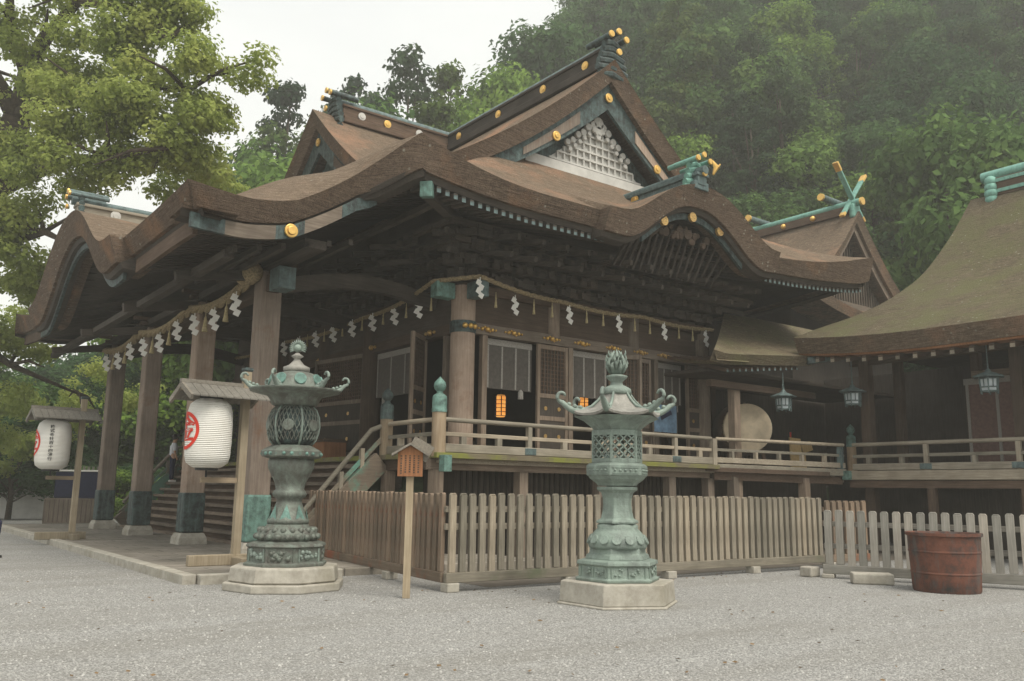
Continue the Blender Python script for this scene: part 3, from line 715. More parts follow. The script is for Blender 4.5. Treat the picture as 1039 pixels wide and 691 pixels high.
# stairs -------------------------------------------------------------------
NS = 10; RUN = 2.15; us0 = 10.45-RUN+.25
for k in range(NS):
    x1 = 10.45-k*RUN/NS; zz_ = 2.38-k*(2.38-.15)/NS
    MB().box(x1-RUN/NS-.03, x1-.0, 18.95, 34.2, zz_-.26, zz_-.17).build('step', M['w_y'], HALL, bevel=.01)
    MB().box(x1-RUN/NS+.14, x1-RUN/NS+.17, 18.98, 34.18, zz_-.5, zz_-.262).build('riser', M['mw_y'], HALL)
def stair_rail(v, ends=True):
    b0 = Vector((10.45-RUN-.05, v, .15)); t0 = Vector((10.35, v, 2.4)); up = Vector((0, 0, 1))
    MB().bar(b0+up*.12, t0-up*.12, .16, .5).build('stringer', wood('stringer_wood%d' % int(v), (.16, .13, .1), (.27, .22, .17), 'x', (.14, .26, .2), (.5, .6)), HALL, bevel=.015)
    MB().bar(b0+up*.5, t0+up*.42, .07, .1).build('middle_rail', wood('midrail_wood%d' % int(v), (.2, .17, .13), (.3, .26, .2), 'x', (.15, .3, .24), (.48, .6)), HALL, bevel=.01)
    MB().tube([b0+Vector((.1, 0, 0))+up*.85, t0-Vector((.5, 0, 0))+up*.36, t0-Vector((.3, 0, 0))+up*.6, t0+Vector((.1, 0, 0))+up*.76], .06, 10).build('top_rail', M['rail_x'], HALL, smooth=True)
    for t in (.25, .5, .75):
        p = b0.lerp(t0, t); MB().bar(p+up*.1, p+up*.72, .1, .1).build('rail_post', M['rail_z'], HALL)
stair_rail(18.78); stair_rail(34.3)
# porch --------------------------------------------------------------------
PP = [19.1, 23.5, 28.4, 32.9]
for v in PP:
    MB().lathe([(.52, .12), (.5, .3), (.42, .42)], 4, (7.4, v, 0), a0=PI/4).build('pillar_base', M['stone'], HALL, bevel=.02)
    MB().box(7.15, 7.65, v-.25, v+.25, .42, 6.5).build('porch_pillar', M['pillar'], HALL, bevel=.045)
    MB().box(7.12, 7.68, v-.28, v+.28, .43, 1.45).build('copper_shoe', M['copper' if v < 20 else 'copperdark'], HALL, bevel=.045)
MB().box(7.25, 7.55, 18.3, 33.7, 6.0, 6.4).build('porch_beam', M['mw_y'], HALL, bevel=.02)
MB().box(7.2, 7.6, 18.0, 18.55, 5.95, 6.45).build('beam_head', M['tealdark'], HALL, bevel=.02)
MB().box(7.2, 7.6, 33.6, 34.2, 5.95, 6.45).build('beam_head', M['tealdark'], HALL, bevel=.02)
MB().box(7.15, 7.65, 16.6, 35.4, 6.55, 6.75).build('porch_purlin', M['dw_y'], HALL, bevel=.02)
MB().box(5.6, 5.8, 16.9, 35.0, 6.12, 6.28).build('porch_purlin', M['dw_y'], HALL)
for v in PP:
    m = MB()
    for i in range(8):
        t0, t1 = i/8, (i+1)/8
        h = lambda t: 6.2+.35*math.sin(PI*t)+.2*t
        m.bar((7.6+4.3*t0, v, h(t0)), (7.6+4.3*t1+.02, v, h(t1)), .22, .36)
    m.build('rainbow_beam', M['dw_x'], HALL)
    m = MB()
    for k in range(3):
        m.box(7.4-.25-.2*k, 7.4+.25+.2*k, v-.1, v+.1, 6.42+.15*k, 6.52+.15*k).box(7.3, 7.5, v-.35-.2*k, v+.35+.2*k, 6.423+.15*k, 6.523+.15*k)
    m.build('bracket_set', M['mw_y'], HALL)
    MB().bar((5.3, v, 6.1), (7.2, v, 6.42), .16, .22).build('outrigger', M['dw_x'], HALL)
for k in range(1, 7): MB().bar((PU+.7+k*.5, 16.6, 6.12+k*.12), (PU+.7+k*.5, 20.5, 6.12+k*.12), .1, .12).build('side_rafter', M['dw_y'], HALL)
# shrine rope with paper streamers -------------------------------------------
def shide(par, p, L=.42, w=.13, nrm=(0, 1, 0)):
    p = Vector(p); n = Vector(nrm); sd = n.cross(Vector((0, 0, 1))); m = MB(); x = 0
    for k in range(4):
        c = p+sd*((.04 if k % 2 else -.04))+Vector((0, 0, -.06-L*(k+.5)/4)); h = L/4*1.15
        m.bar(c+Vector((0, 0, h/2))+sd*.03, c-Vector((0, 0, h/2))-sd*.03, w, .012, 0, n)
    m.bar(p+Vector((0, 0, .02)), p+Vector((0, 0, -.08)), .02, .02); m.build('paper_streamer', M['whitepaper'], par)
def tassel(par, p, L=.4, r=.05, mt='grstraw'):
    p = Vector(p); MB().lathe([(.008, 0), (.012, -L*.2), (r*.55, -L*.35), (r*.5, -L*.5), (r, -L), (r*.8, -L*1.0)][::-1], 8, p).build('straw_tassel', M[mt], par, smooth=True)
def rope(par, pts, r, n=140, twist=.35):
    pts = [Vector(p) for p in pts]; L = [0]
    for a, b in zip(pts, pts[1:]): L.append(L[-1]+(b-a).length)
    def at(s):
        for i in range(len(pts)-1):
            if s <= L[i+1]: return pts[i].lerp(pts[i+1], (s-L[i])/(L[i+1]-L[i]))
        return pts[-1]
    m = MB()
    for ph in (0, 2*PI/3, 4*PI/3):
        q = []
        for i in range(n+1):
            s = L[-1]*i/n; p = at(s); d = (at(min(L[-1], s+.05))-at(max(0, s-.05))).normalized(); a = d.cross(Vector((0, 0, 1))).normalized(); b = a.cross(d); t = s/(r*7)*2*PI*.5+ph
            q.append(p+a*math.cos(t)*r*.5+b*math.sin(t)*r*.5)
        m.tube(q, r*.62, 6)
    m.build('rope_body', M['straw'], par, smooth=True)
R1 = thing('sacred_rope', 'thick straw rope with paper streamers strung along the porch pillars', 'sacred rope', (6.95, 19.1, 6.3))
pts = []
for i in range(len(PP)-1):
    for t in lin(0, 1, 12)[:-1 if i < 2 else None]: v = PP[i]+(PP[i+1]-PP[i])*t; pts.append((6.98, v, 6.28-.22*math.sin(PI*t)))
rope(R1, [(6.98, 18.75, 6.45)]+pts, .115, 260)
MB().ball((6.95, 18.95, 6.42), .24).ball((6.9, 19.3, 6.36), .2).build('rope_knot', M['straw'], R1, smooth=True)
for i in range(len(PP)-1):
    for j, t in enumerate((.12, .28, .45, .62, .8)):
        v = PP[i]+(PP[i+1]-PP[i])*t; z = 6.14-.22*math.sin(PI*t)
        shide(R1, (6.85, v, z), .48, .14, (.45, .9, 0)) if j % 2 == 0 else tassel(R1, (6.88, v, z), .5, .075)
R2 = thing('sacred_rope', 'thin straw rope with white streamers along the wall above the hall doors', 'sacred rope', (12.1, 17.5, 6.6))
def sg(p, q, n, sag):
    p = Vector(p); q = Vector(q); return [p.lerp(q, t)-Vector((0, 0, sag*math.sin(PI*t))) for t in lin(0, 1, n)]
pr = sg((11.95, 17.05, 6.78), (15.05, 17.55, 6.66), 8, .08)+sg((15.05, 17.55, 6.66), (18.1, 17.55, 6.66), 8, .08)[1:]+sg((18.1, 17.55, 6.66), (21.2, 17.55, 6.66), 8, .08)[1:]
pl = sg((11.95, 17.05, 6.78), (11.2, 18, 6.72), 3, .0)+sg((11.2, 18, 6.72), (11.6, 22.5, 6.5), 10, .14)[1:]+sg((11.6, 22.5, 6.5), (11.6, 28, 6.5), 10, .12)[1:]+sg((11.6, 28, 6.5), (11.6, 33, 6.5), 10, .12)[1:]
rope(R2, pr, .055, 200); rope(R2, pl, .055, 260)
for k in range(14):
    u = 12.75+k*.62; z = 6.62-.04
    (shide(R2, (u, 17.5, z), .42, .13) if k % 3 == 1 else tassel(R2, (u, 17.5, z), .4, .04))
shide(R2, (11.9, 17.0, 6.72), .42, .13)
for k in range(20):
    v = 18.5+k*.62; z = 6.48
    (shide(R2, (11.45, v, z), .42, .12, (.5, .85, 0)) if k % 2 == 1 else tassel(R2, (11.45, v, z), .4, .04))
# blinds -------------------------------------------------------------------
def blind(a, b, z0, z1, label, mt='cloth'):
    a = Vector(a); b = Vector(b); d = (b-a).normalized(); L = (b-a).length; c = (a+b)/2
    t = thing('bamboo_blind', label, 'blind', (c.x, c.y, z0), 0, 'blinds in the hall doorways'); up = Vector((0, 0, 1))
    MB().bar(a+up*(z0+z1)/2, b+up*(z0+z1)/2, .03, z1-z0).build('slats', M[mt], t)
    n = d.cross(up)*.022
    if n.y > 0 or n.x > 0.01: n = -n
    MB().bar(a+n+up*(z1-.09), b+n+up*(z1-.09), .012, .16).build('heading_band', M['band'], t)
    for s in lin(.06, .94, 4): p = a+d*L*s+n; MB().bar(p+up*(z0+.02), p+up*(z1-.18), .05, .012, 0, tuple(n.normalized())).build('vertical_band', M['band'], t)
    p = a+d*L*.75+n*2; MB().lathe([(.075, z0-.22), (.07, z0-.03), (.02, z0+.03)], 8, (p.x, p.y, 0)).build('tassel', M['band'], t, smooth=True)
blind((12.85, 18.08, 0), (14.38, 18.08, 0), 4.2, 5.5, 'grey blind with pale bands in the doorway right of the corner column')
blind((15.75, 18.08, 0), (17.15, 18.08, 0), 4.2, 5.5, 'grey blind above the second doorway of the right side')
blind((19.1, 18.08, 0), (20.25, 18.08, 0), 4.25, 5.5, 'grey blind above the third doorway, nearest the drum')
blind((12.16, 19.95, 0), (12.16, 22.6, 0), 4.2, 5.5, 'wide grey blind in the front doorway beside the stair newels')
# glowing lanterns inside ----------------------------------------------------
def glowlamp(x, y, z, label):
    t = thing('hanging_lantern', label, 'lantern', (x, y, z), 0, 'lit lanterns inside the hall')
    MB().lathe([(.12, -.3), (.15, -.25), (.15, .25), (.12, .3)], 6, (0, 0, 0)).build('shade', M['glow'], t, world=False)
    m = MB()
    for k in range(6): a = k*PI/3; m.bar((.16*math.cos(a), .16*math.sin(a), -.28), (.16*math.cos(a), .16*math.sin(a), .28), .02, .02)
    for z_ in (-.27, -.16, -.05, .05, .16, .27):
        for k in range(6): a = k*PI/3; b = a+PI/3; m.bar((.16*math.cos(a), .16*math.sin(a), z_), (.16*math.cos(b), .16*math.sin(b), z_), .016, .016)
    m.build('frame', M['black'], t, world=False)
    MB().bar((0, 0, .33), (0, 0, 6.75-z), .02, .02).build('cord', M['black'], t, world=False)
p = onv(508, 412, 19.3); glowlamp(p.x, p.y, p.z, 'lit amber lantern hanging in the doorway right of the corner column')
p = onv(592, 407, 19.6); glowlamp(p.x, p.y, p.z, 'lit amber lantern hanging in the second doorway, behind the green bronze lantern')
# ================================================================== BRONZE LANTERNS
def ring(prof, n, a0=0, c=(0, 0, 0)): return MB().lathe(prof, n, c, a0=a0)
def scroll(r0, z0, r1, s):
    pts = []; rs = []
    for t in lin(0, 1, 7): pts.append((r0+(r1-r0)*t, 0, z0-.03*math.sin(PI*t)*s+.12*s*t*t)); rs.append((.025+.02*(1-t)+.015)*s)
    cx, cz, R = r1+.0, z0+.12*s+.09*s, .09*s
    for k in range(1, 12):
        a = -PI/2+k*PI*1.45/11; q = R*(1-.5*k/11); pts.append((cx+q*math.cos(a), 0, cz+q*math.sin(a))); rs.append((.034-.0012*k)*s)
    m = MB(); m.tube(pts, rs, 8)
    for t in (.2, .45, .7): x = r0+(r1-r0)*t; m.ball((x, 0, z0+.045*s+.1*s*t*t), .036*s)
    return m
def lantern1():
    b = onz(274, 603, 0); b = b+_fh*.85; b.z = 0
    t = thing('bronze_lantern', 'dark weathered bronze lantern with globe-shaped openwork chamber on stone base, beside the porch', 'bronze lantern', b, rad(14), 'large bronze lanterns on the gravel')
    W = dict(world=False); K = M['lant1']; n = 8; a = PI/8
    sb = MB(); sb.lathe([(.98, 0), (.98, .13)], n, a0=a); sb.build('stone_slab', M['stone'], t, bevel=.02, **W)
    MB().lathe([(.89, .132), (.9, .16), (.87, .375)], n, a0=a).build('stone_base', M['stone'], t, bevel=.03, **W)
    bb = ring([(.68, .377), (.68, .42), (.62, .44), (.62, .66), (.66, .68), (.64, .72), (.5, .76)], n, a).build('bronze_base', K, t, bevel=.008, **W)
    for k in range(n):                                   # framed relief panels
        th = k*2*PI/n; c = Vector((math.cos(th), math.sin(th), 0)); s = Vector((-math.sin(th), math.cos(th), 0)); m = MB(); R = .62*math.cos(PI/8)+.004
        for i in range(16):
            q = c*R+s*random.uniform(-.15, .15)+Vector((0, 0, random.uniform(.49, .62))); m.ball(tuple(q), random.uniform(.02, .04))
        for sx in (-.19, .19): m.bar(c*R+s*sx+Vector((0, 0, .45)), c*R+s*sx+Vector((0, 0, .65)), .02, .02)
        m.build('relief_panel', M['lant1'] if k % 2 else M['lant2'], bb, **W)
    ring([(.46, .76), (.5, .82), (.47, .92), (.36, .98), (.33, 1.02)], 24).build('lotus_seat', K, t, smooth='all', **W)
    m = MB()
    for k in range(40):
        th = k*2*PI/20; z = .83 if k < 20 else .93; r = .49 if k < 20 else .44; m.ball((r*math.cos(th+(k//20)*.15), r*math.sin(th+(k//20)*.15), z), .05)
    m.build('lotus_petals', K, t, smooth='all', **W)
    ring([(.33, 1.02), (.34, 1.08), (.31, 1.12), (.27, 1.2), (.21, 1.36), (.2, 1.42), (.26, 1.46), (.28, 1.5), (.26, 1.55), (.23, 1.58), (.25, 1.68), (.31, 1.8), (.37, 1.92), (.38, 2.02), (.36, 2.08)], 24).build('shaft', K, t, smooth='all', **W)
    m = MB()
    for k in range(8):
        th = k*PI/4; m.add([(.33*math.cos(th-.3), .33*math.sin(th-.3), 1.09), (.33*math.cos(th+.3), .33*math.sin(th+.3), 1.09), (.26*math.cos(th), .26*math.sin(th), 1.34), (.3*math.cos(th), .3*math.sin(th), 1.14)], [(0, 1, 3), (1, 2, 3), (2, 0, 3)])
    m.build('leaf_relief', M['copper'], t, **W)
    pl = ring([(.4, 2.08), (.5, 2.11), (.51, 2.2), (.45, 2.24), (.33, 2.3)], n, a).build('chamber_platform', K, t, bevel=.008, **W)
    m = MB()
    for k in range(n*3):
        th = (k+.5)*2*PI/(n*3); m.ball((.475*math.cos(th), .475*math.sin(th), 2.155), .03)
    m.build('scroll_relief', M['copper'], pl, **W)
    prof = [(.3, 2.3), (.37, 2.38), (.41, 2.5), (.425, 2.62), (.41, 2.76), (.36, 2.88), (.3, 2.94)]
    ch = ring([(r-.03, z) for r, z in prof], 32).build('fire_chamber', M['copperdark'], t, smooth='all', **W)
    m = MB()
    for k in range(6): th = k*PI/3+.2; m.tube([((r+.005)*math.cos(th), (r+.005)*math.sin(th), z) for r, z in prof], .02, 6)
    m.build('chamber_rib', M['lant2'], ch, smooth='all', **W)
    m = MB()                                             # openwork lattice net over the globe
    for k in range(36):
        for sg_ in (-1, 1):
            m.tube([((r+.003)*math.cos(k*PI/18+sg_*i*.12), (r+.003)*math.sin(k*PI/18+sg_*i*.12), z) for i, (r, z) in enumerate(prof[1:])], .0085, 4)
    m.build('openwork', K, ch, **W)
    m = MB()
    for k in range(6):
        th = k*PI/3+.72; m.disc((.415*math.cos(th), .415*math.sin(th), 2.62), (math.cos(th), math.sin(th), 0), .095, .05)
    m.build('crest_medallion', K, ch, bevel=.01, **W)
    ro = ring([(.3, 2.94), (.37, 2.97), (.41, 3.05), (.46, 3.12), (.74, 3.19), (.76, 3.225), (.55, 3.25), (.45, 3.28), (.43, 3.4), (.33, 3.49), (.2, 3.53)], 24).build('roof', K, t, smooth='all', **W)
    for k in range(8):
        th = k*PI/4+.3; MB().disc((.415*math.cos(th), .415*math.sin(th), 3.38), (math.cos(th), math.sin(th), .25), .1, .05).build('roof_panel', M['copper'], ro, bevel=.012, **W)
    sm = scroll(.58, 3.24, .82, .85); s0 = None
    for k in range(6):
        if s0 is None: s0 = sm.build('roof_scroll', M['lant2'], t, smooth='all', **W); o = s0
        else: o = part(s0, t, (0, 0, 0))
        o.rotation_euler.z = k*PI/3+rad(28)
    f_ = ring([(.2, 3.53), (.22, 3.55), (.22, 3.61), (.13, 3.65), (.06, 3.73), (.05, 3.76), (.11, 3.8), (.05, 3.84), (.03, 3.86)], 12).build('finial', M['lroof2'], t, smooth='all', **W)
    m = MB().ball((0, 0, 3.94), .07); d = Vector((_rt.x, _rt.y, 0)); d.rotate(Matrix.Rotation(-rad(14), 3, 'Z'))
    for k in range(17):
        a_ = -PI*.15+k*PI*1.3/16; m.tube([Vector((0, 0, 3.94))+(d*math.cos(a_)+Vector((0, 0, 1))*math.sin(a_))*.07, Vector((0, 0, 3.94))+(d*math.cos(a_)+Vector((0, 0, 1))*math.sin(a_))*.15], [.022, .006], 6)
    m.build('flame_jewel', M['lant2'], t, smooth='all', **W)
def lantern2():
    b = onz(634, 619, 0)+_fh*.78; b.z = 0
    t = thing('bronze_lantern', 'pale green hexagonal bronze lantern with lattice chamber on stone base, in front of the fence', 'bronze lantern', b, rad(-7), 'large bronze lanterns on the gravel')
    W = dict(world=False); K = M['lant2']; n = 6; a = 0
    a = AZU-PI/2+PI/6*0+rad(17)
    MB().lathe([(.93, 0), (.92, .035)], n, a0=a).build('stone_slab', M['stone'], t, bevel=.015, **W)
    MB().lathe([(.89, .036), (.89, .05), (.87, .33)], n, a0=a).build('stone_base', M['stone'], t, bevel=.03, **W)
    bb = ring([(.64, .332), (.65, .37), (.6, .39), (.59, .55), (.63, .57), (.62, .62), (.52, .64)], n, a).build('bronze_base', K, t, bevel=.008, **W)
    for k in range(n):
        th = a+(k+.5)*PI/3; c = Vector((math.cos(th), math.sin(th), 0)); s = Vector((-math.sin(th), math.cos(th), 0)); m = MB(); R = .6*math.cos(PI/6)+.003
        for i in range(12): q = c*R+s*random.choice((-1, 1))*random.uniform(.05, .2)+Vector((0, 0, random.uniform(.43, .52))); m.ball(tuple(q), random.uniform(.012, .028))
        for sx in (-.25, 0, .25): m.bar(c*R+s*sx+Vector((0, 0, .4)), c*R+s*sx+Vector((0, 0, .54)), .014, .02)
        m.build('relief_panel', K, bb, **W)
    st = ring([(.5, .64), (.48, .7), (.44, .72), (.43, .8)], n, a).build('lotus_step', K, t, bevel=.008, **W)
    ring([(.42, .79), (.44, .83), (.43, .93), (.36, 1.02), (.3, 1.08), (.31, 1.12), (.27, 1.15)], 24).build('lotus_seat', K, t, smooth='all', **W)
    m = MB()
    for k in range(14): th = k*2*PI/14; m.disc((.42*math.cos(th), .42*math.sin(th), .92), (math.cos(th), math.sin(th), .5), .075, .04, 0, 12)
    m.build('lotus_petals', K, t, bevel=.01, **W)
    ring([(.33, 1.15), (.33, 1.19), (.26, 1.22), (.235, 1.32), (.222, 1.42), (.228, 1.52), (.255, 1.6), (.3, 1.635), (.32, 1.64), (.32, 1.69)], n, a).build('shaft', K, t, bevel=.012, **W)
    ring([(.3, 1.7), (.33, 1.74), (.42, 1.8), (.45, 1.84), (.48, 1.86), (.48, 2.0), (.44, 2.03), (.38, 2.05)], n, a).build('chamber_platform', K, t, bevel=.008, **W)
    m = MB()
    for k in range(n):
        th = a+(k+.5)*PI/3; c = Vector((math.cos(th), math.sin(th), 0)); s = Vector((-math.sin(th), math.cos(th), 0)); R = .48*math.cos(PI/6)+.004
        m.bar(c*R+s*-.2+Vector((0, 0, 1.89)), c*R+s*.2+Vector((0, 0, 1.89)), .012, .012).bar(c*R+s*-.2+Vector((0, 0, 1.97)), c*R+s*.2+Vector((0, 0, 1.97)), .012, .012)
        for i in range(5): m.ball(tuple(c*R+s*(-.16+.08*i)+Vector((0, 0, 1.93))), .02)
    m.build('scroll_relief', K, t, **W)
    ch = thingless = None
    m = MB(); R = .375
    for k in range(n):
        th = a+k*PI/3; p0 = Vector((R*math.cos(th), R*math.sin(th), 0)); p1 = Vector((R*math.cos(th+PI/3), R*math.sin(th+PI/3), 0)); up = Vector((0, 0, 1))
        m.tube([p0+up*2.05, p0+up*2.52], .024, 6); m.bar(p0+up*2.08, p1+up*2.08, .03, .06).bar(p0+up*2.49, p1+up*2.49, .03, .08)
    ch = m.build('fire_chamber', K, t, **W)
    for k in range(n):
        th = a+k*PI/3; p0 = Vector((R*math.cos(th), R*math.sin(th), 0)); p1 = Vector((R*math.cos(th+PI/3), R*math.sin(th+PI/3), 0)); up = Vector((0, 0, 1)); l = MB(); nn = 3
        for i in range(-nn, 2*nn+1):
            for sg_ in (1, -1):
                x0, x1 = i/nn, i/nn+sg_*1.0; z0_, z1_ = 2.11, 2.46
                if sg_ > 0: c0, c1 = max(x0, .04), min(x1, .96)
                else: c0, c1 = min(x0, .96), max(x1, .04)
                if (sg_ > 0 and c1 <= c0) or (sg_ < 0 and c0 <= c1) : continue
                f0 = (c0-x0)/(x1-x0); f1 = (c1-x0)/(x1-x0)
                l.bar(p0.lerp(p1, c0)+up*(z0_+(z1_-z0_)*f0), p0.lerp(p1, c1)+up*(z0_+(z1_-z0_)*f1), .017, .02)
        l.build('lattice', K, ch, **W)
    ring([(.25, 2.05), (.25, 2.1), (.02, 2.12)], n, a).build('oil_dish', M['lant1'], ch, **W)
    u_ = ring([(.36, 2.52), (.4, 2.57), (.52, 2.66), (.68, 2.73)], n, a).build('under_eave', K, t, **W)
    rm = MB()
    rings = []
    for t_, (r, z) in enumerate([(.7, 2.73), (.71, 2.765), (.55, 2.8), (.4, 2.87), (.29, 2.97), (.22, 3.08), (.2, 3.1)]):
        q = []
        for k in range(36):
            th = a+k*2*PI/36; ph = (k % 6)/6*PI/3-PI/6; cor = abs(ph)/(PI/6)
            rr_ = r*math.cos(PI/6)/math.cos((((k % 6)/6)*PI/3)-PI/6)
            q.append((rr_*math.cos(th), rr_*math.sin(th), z+(.07*cor**3 if t_ < 3 else 0)))
        rings.append(q)
    o_ = len(rm.v); rm.v += [p for q in rings for p in q]
    for i in range(len(rings)-1):
        for k in range(36): rm.f.append((i*36+k, i*36+(k+1) % 36, (i+1)*36+(k+1) % 36, (i+1)*36+k)); rm.mi.append(0)
    rm.f.append(tuple(range(36))[::-1]); rm.mi.append(0)
    ro = rm.build('roof', M['lroof2'], t, smooth=True, **W)
    for k in range(6):
        th = a+k*PI/3; c = Vector((math.cos(th), math.sin(th), 0))
        MB().tube([c*.21+Vector((0, 0, 3.1)), c*.29+Vector((0, 0, 2.99)), c*.4+Vector((0, 0, 2.89)), c*.56+Vector((0, 0, 2.83)), c*.7+Vector((0, 0, 2.83))], [.02, .022, .024, .026, .03], 6).build('roof_rib', K, ro, smooth='all', **W)
    sm = scroll(.5, 2.82, .86, 1.0); s0 = None
    for k in range(6):
        if s0 is None: s0 = sm.build('roof_scroll', K, t, smooth='all', **W); o = s0
        else: o = part(s0, t, (0, 0, 0))
        o.rotation_euler.z = a+k*PI/3
    ring([(.21, 3.08), (.23, 3.1), (.22, 3.17), (.15, 3.21), (.1, 3.23), (.09, 3.28), (.16, 3.34), (.17, 3.37), (.1, 3.39)], 12).build('finial', K, t, smooth='all', **W)
    m = MB().ball((0, 0, 3.48), .105)
    for k in range(14):
        th = k*2*PI/14; z = 3.42+.05*(k % 2)
        m.tube([(.09*math.cos(th), .09*math.sin(th), z), (.15*math.cos(th), .15*math.sin(th), z+.1), (.1*math.cos(th+.2), .1*math.sin(th+.2), z+.2), (.04*math.cos(th), .04*math.sin(th), z+.3)], [.03, .032, .022, .005], 6)
    for k in range(20):
        th = k*2.4; z = 3.44+.012*k; rr_ = .15*math.cos((z-3.52)*4.5); m.tube([(rr_*.8*math.cos(th), rr_*.8*math.sin(th), z), (rr_*1.15*math.cos(th), rr_*1.15*math.sin(th), z+.07), (rr_*1.1*math.cos(th), rr_*1.1*math.sin(th), z+.12)], [.022, .014, .003], 5)
    m.tube([(0, 0, 3.56), (.02, 0, 3.68), (0, 0, 3.8)], [.06, .03, .003], 6)
    m.build('flame_jewel', K, t, smooth='all', **W)
lantern1(); lantern2()

# ================================================================== FENCES
def fence(a, b, n, H, pw, pt, mk, label, rails, posts_h=0, z0=.3, base=.14):
    a = Vector(a); b = Vector(b); a.z = b.z = 0; d = (b-a); L = d.length; d.normalize(); ang = math.atan2(d.y, d.x); nm = Vector((-d.y, d.x, 0))
    t = thing('picket_fence', label, 'fence', a, ang, 'wooden picket fences round the veranda')
    W = dict(world=False); p0 = None
    for k in range(n):
        x = (k+.5)*L/n
        if p0 is None:
            p0 = MB().box(-pw/2, pw/2, -pt/2, pt/2, z0, H-.03).prism([(-pw/2, H-.03), (pw/2, H-.03), (pw/2*.6, H), (-pw/2*.6, H)], 'y', -pt/2, pt/2).build('picket', M[mk+'_z'], t, bevel=.008, **W); p0.location = (x, 0, 0)
        else: q = part(p0, t, (x, random.uniform(-.004, .004), random.uniform(-.012, .012))); q.rotation_euler.y = random.uniform(-.008, .008)
    for z in rails: MB().box(0, L, pt/2, pt/2+.07, z-.05, z+.05).build('fence_rail', M[mk+'_x'], t, bevel=.006, **W)
    MB().box(-.02, L, -pt*.7, pt*.7, base, z0+.0).build('ground_rail', M[mk+'_x'], t, bevel=.012, **W)
    k = 0; s = .08
    while s < L: MB().lathe([(.16, 0), (.16, base)], 4, (s, 0, 0), a0=PI/4).build('stone_pad', M['stone'], t, bevel=.015, **W); s += 2.45
    return t
FC = onz(452, 601, 0); FL = onz(311, 567, 0); FR = onz(836, 577, 0)
fence(FC, FR, 51, 1.56, .116, .07, 'fence', 'long grey-brown picket fence in front of the veranda, running right from its corner', (1.02, 1.3))
fence(FL, FC-Vector((0, .12, 0))+Vector((0, .2, 0)), 33, 1.56, .125, .07, 'fencered', 'reddish weathered picket fence running back beside the stairs', (1.02, 1.3))
A = onz(837, 586, 0); B = onz(1060, 600, 0)
B = A+(B-A)*1.25
fence(A, B, 22, 1.32, .14, .08, 'gfence', 'pale grey picket fence behind the rusty tub', (.62, 1.05), base=.08, z0=.26)
# return fence between the two
fence(FR+Vector((.1, 0, 0)), FR+Vector((1.5, -.2, 0)), 7, 1.5, .12, .07, 'fencered', 'short brown picket fence at the back of the right fence corner', (1.0, 1.3))

# ================================================================== GROUND
bm_ = MB(); n = 40
g = [[(-300+600*i/n, -300+600*j/n, 0) for j in range(n+1)] for i in range(n+1)]
gr = bm_.grid(g).build('ground', M['gravel']); tag(gr, kind='structure')
pv = MB().box(5.35, 10.4, 15.1, 37, 0, .15); pc = onz(186, 588, .12)
pv = MB().box(4.95, 12.4, 15.2, 37.5, -.1, .14).build('stone_pavement', M['paving'], bevel=.02); tag(pv, kind='structure')
k_ = MB()
for i in range(17): k_.box(4.7, 4.93, 15.1+i*1.3, 15.1+i*1.3+1.28, -.1, .16)
for i in range(2): k_.box(4.7+.25+i*1.3, 4.7+.25+i*1.3+1.28, 14.93, 15.17, -.1, .16)
tag(k_.build('kerb', M['stone'], bevel=.015), kind='structure')

tag(MB().grid([[(8.9+18*i/8, 12.3+25*j/8, .006) for j in range(9)] for i in range(9)]).build('dark_ground_sheet', M['darkground']), kind='structure')  # dark sheet added to tone down the bright gravel inside the fence
pe = MB(); rr0 = random.Random(3)
def stone(m, x, y, s_):
    a = rr0.uniform(0, 6.28); q = []
    for k in range(5): t_ = a+k*2*PI/5; q.append((x+s_*rr0.uniform(.7, 1.1)*math.cos(t_), y+s_*rr0.uniform(.7, 1.1)*math.sin(t_), 0))
    tp = [(x+(p_[0]-x)*.6, y+(p_[1]-y)*.6, s_*rr0.uniform(.5, .8)) for p_ in q]
    m.add(q+tp, [(k, (k+1) % 5, 5+(k+1) % 5, 5+k) for k in range(5)]+[(5, 6, 7, 8, 9)])
for k in range(15000):
    Yc = 5.5*math.exp(rr0.random()*1.15); Xc = rr0.uniform(-.62, .62)*Yc*1.05; p_ = CW(Xc, Yc)
    if p_.x > 7.7 and p_.y > 11.7: continue
    stone(pe, p_.x, p_.y, rr0.uniform(.006, .015)*(1.5 if rr0.random() < .05 else 1))
tag(pe.build('loose_gravel', M['pebble']), kind='stuff')
lf_ = MB()
for k in range(170):
    Yc = rr0.uniform(6, 15); Xc = rr0.uniform(-.6, .6)*Yc; p_ = CW(Xc, Yc) if k % 3 else Vector((rr0.uniform(8, 18), rr0.uniform(11.2, 12), 0)); a = rr0.uniform(0, 6.28); s_ = rr0.uniform(.02, .045); c_, d_ = math.cos(a)*s_, math.sin(a)*s_
    lf_.add([(p_.x-c_, p_.y-d_, .02), (p_.x+d_*.5, p_.y-c_*.5, .03), (p_.x+c_, p_.y+d_, .022), (p_.x-d_*.5, p_.y+c_*.5, .014)], [(0, 1, 2, 3)])
tag(lf_.build('fallen_leaves', M['deadleaf']), kind='stuff')
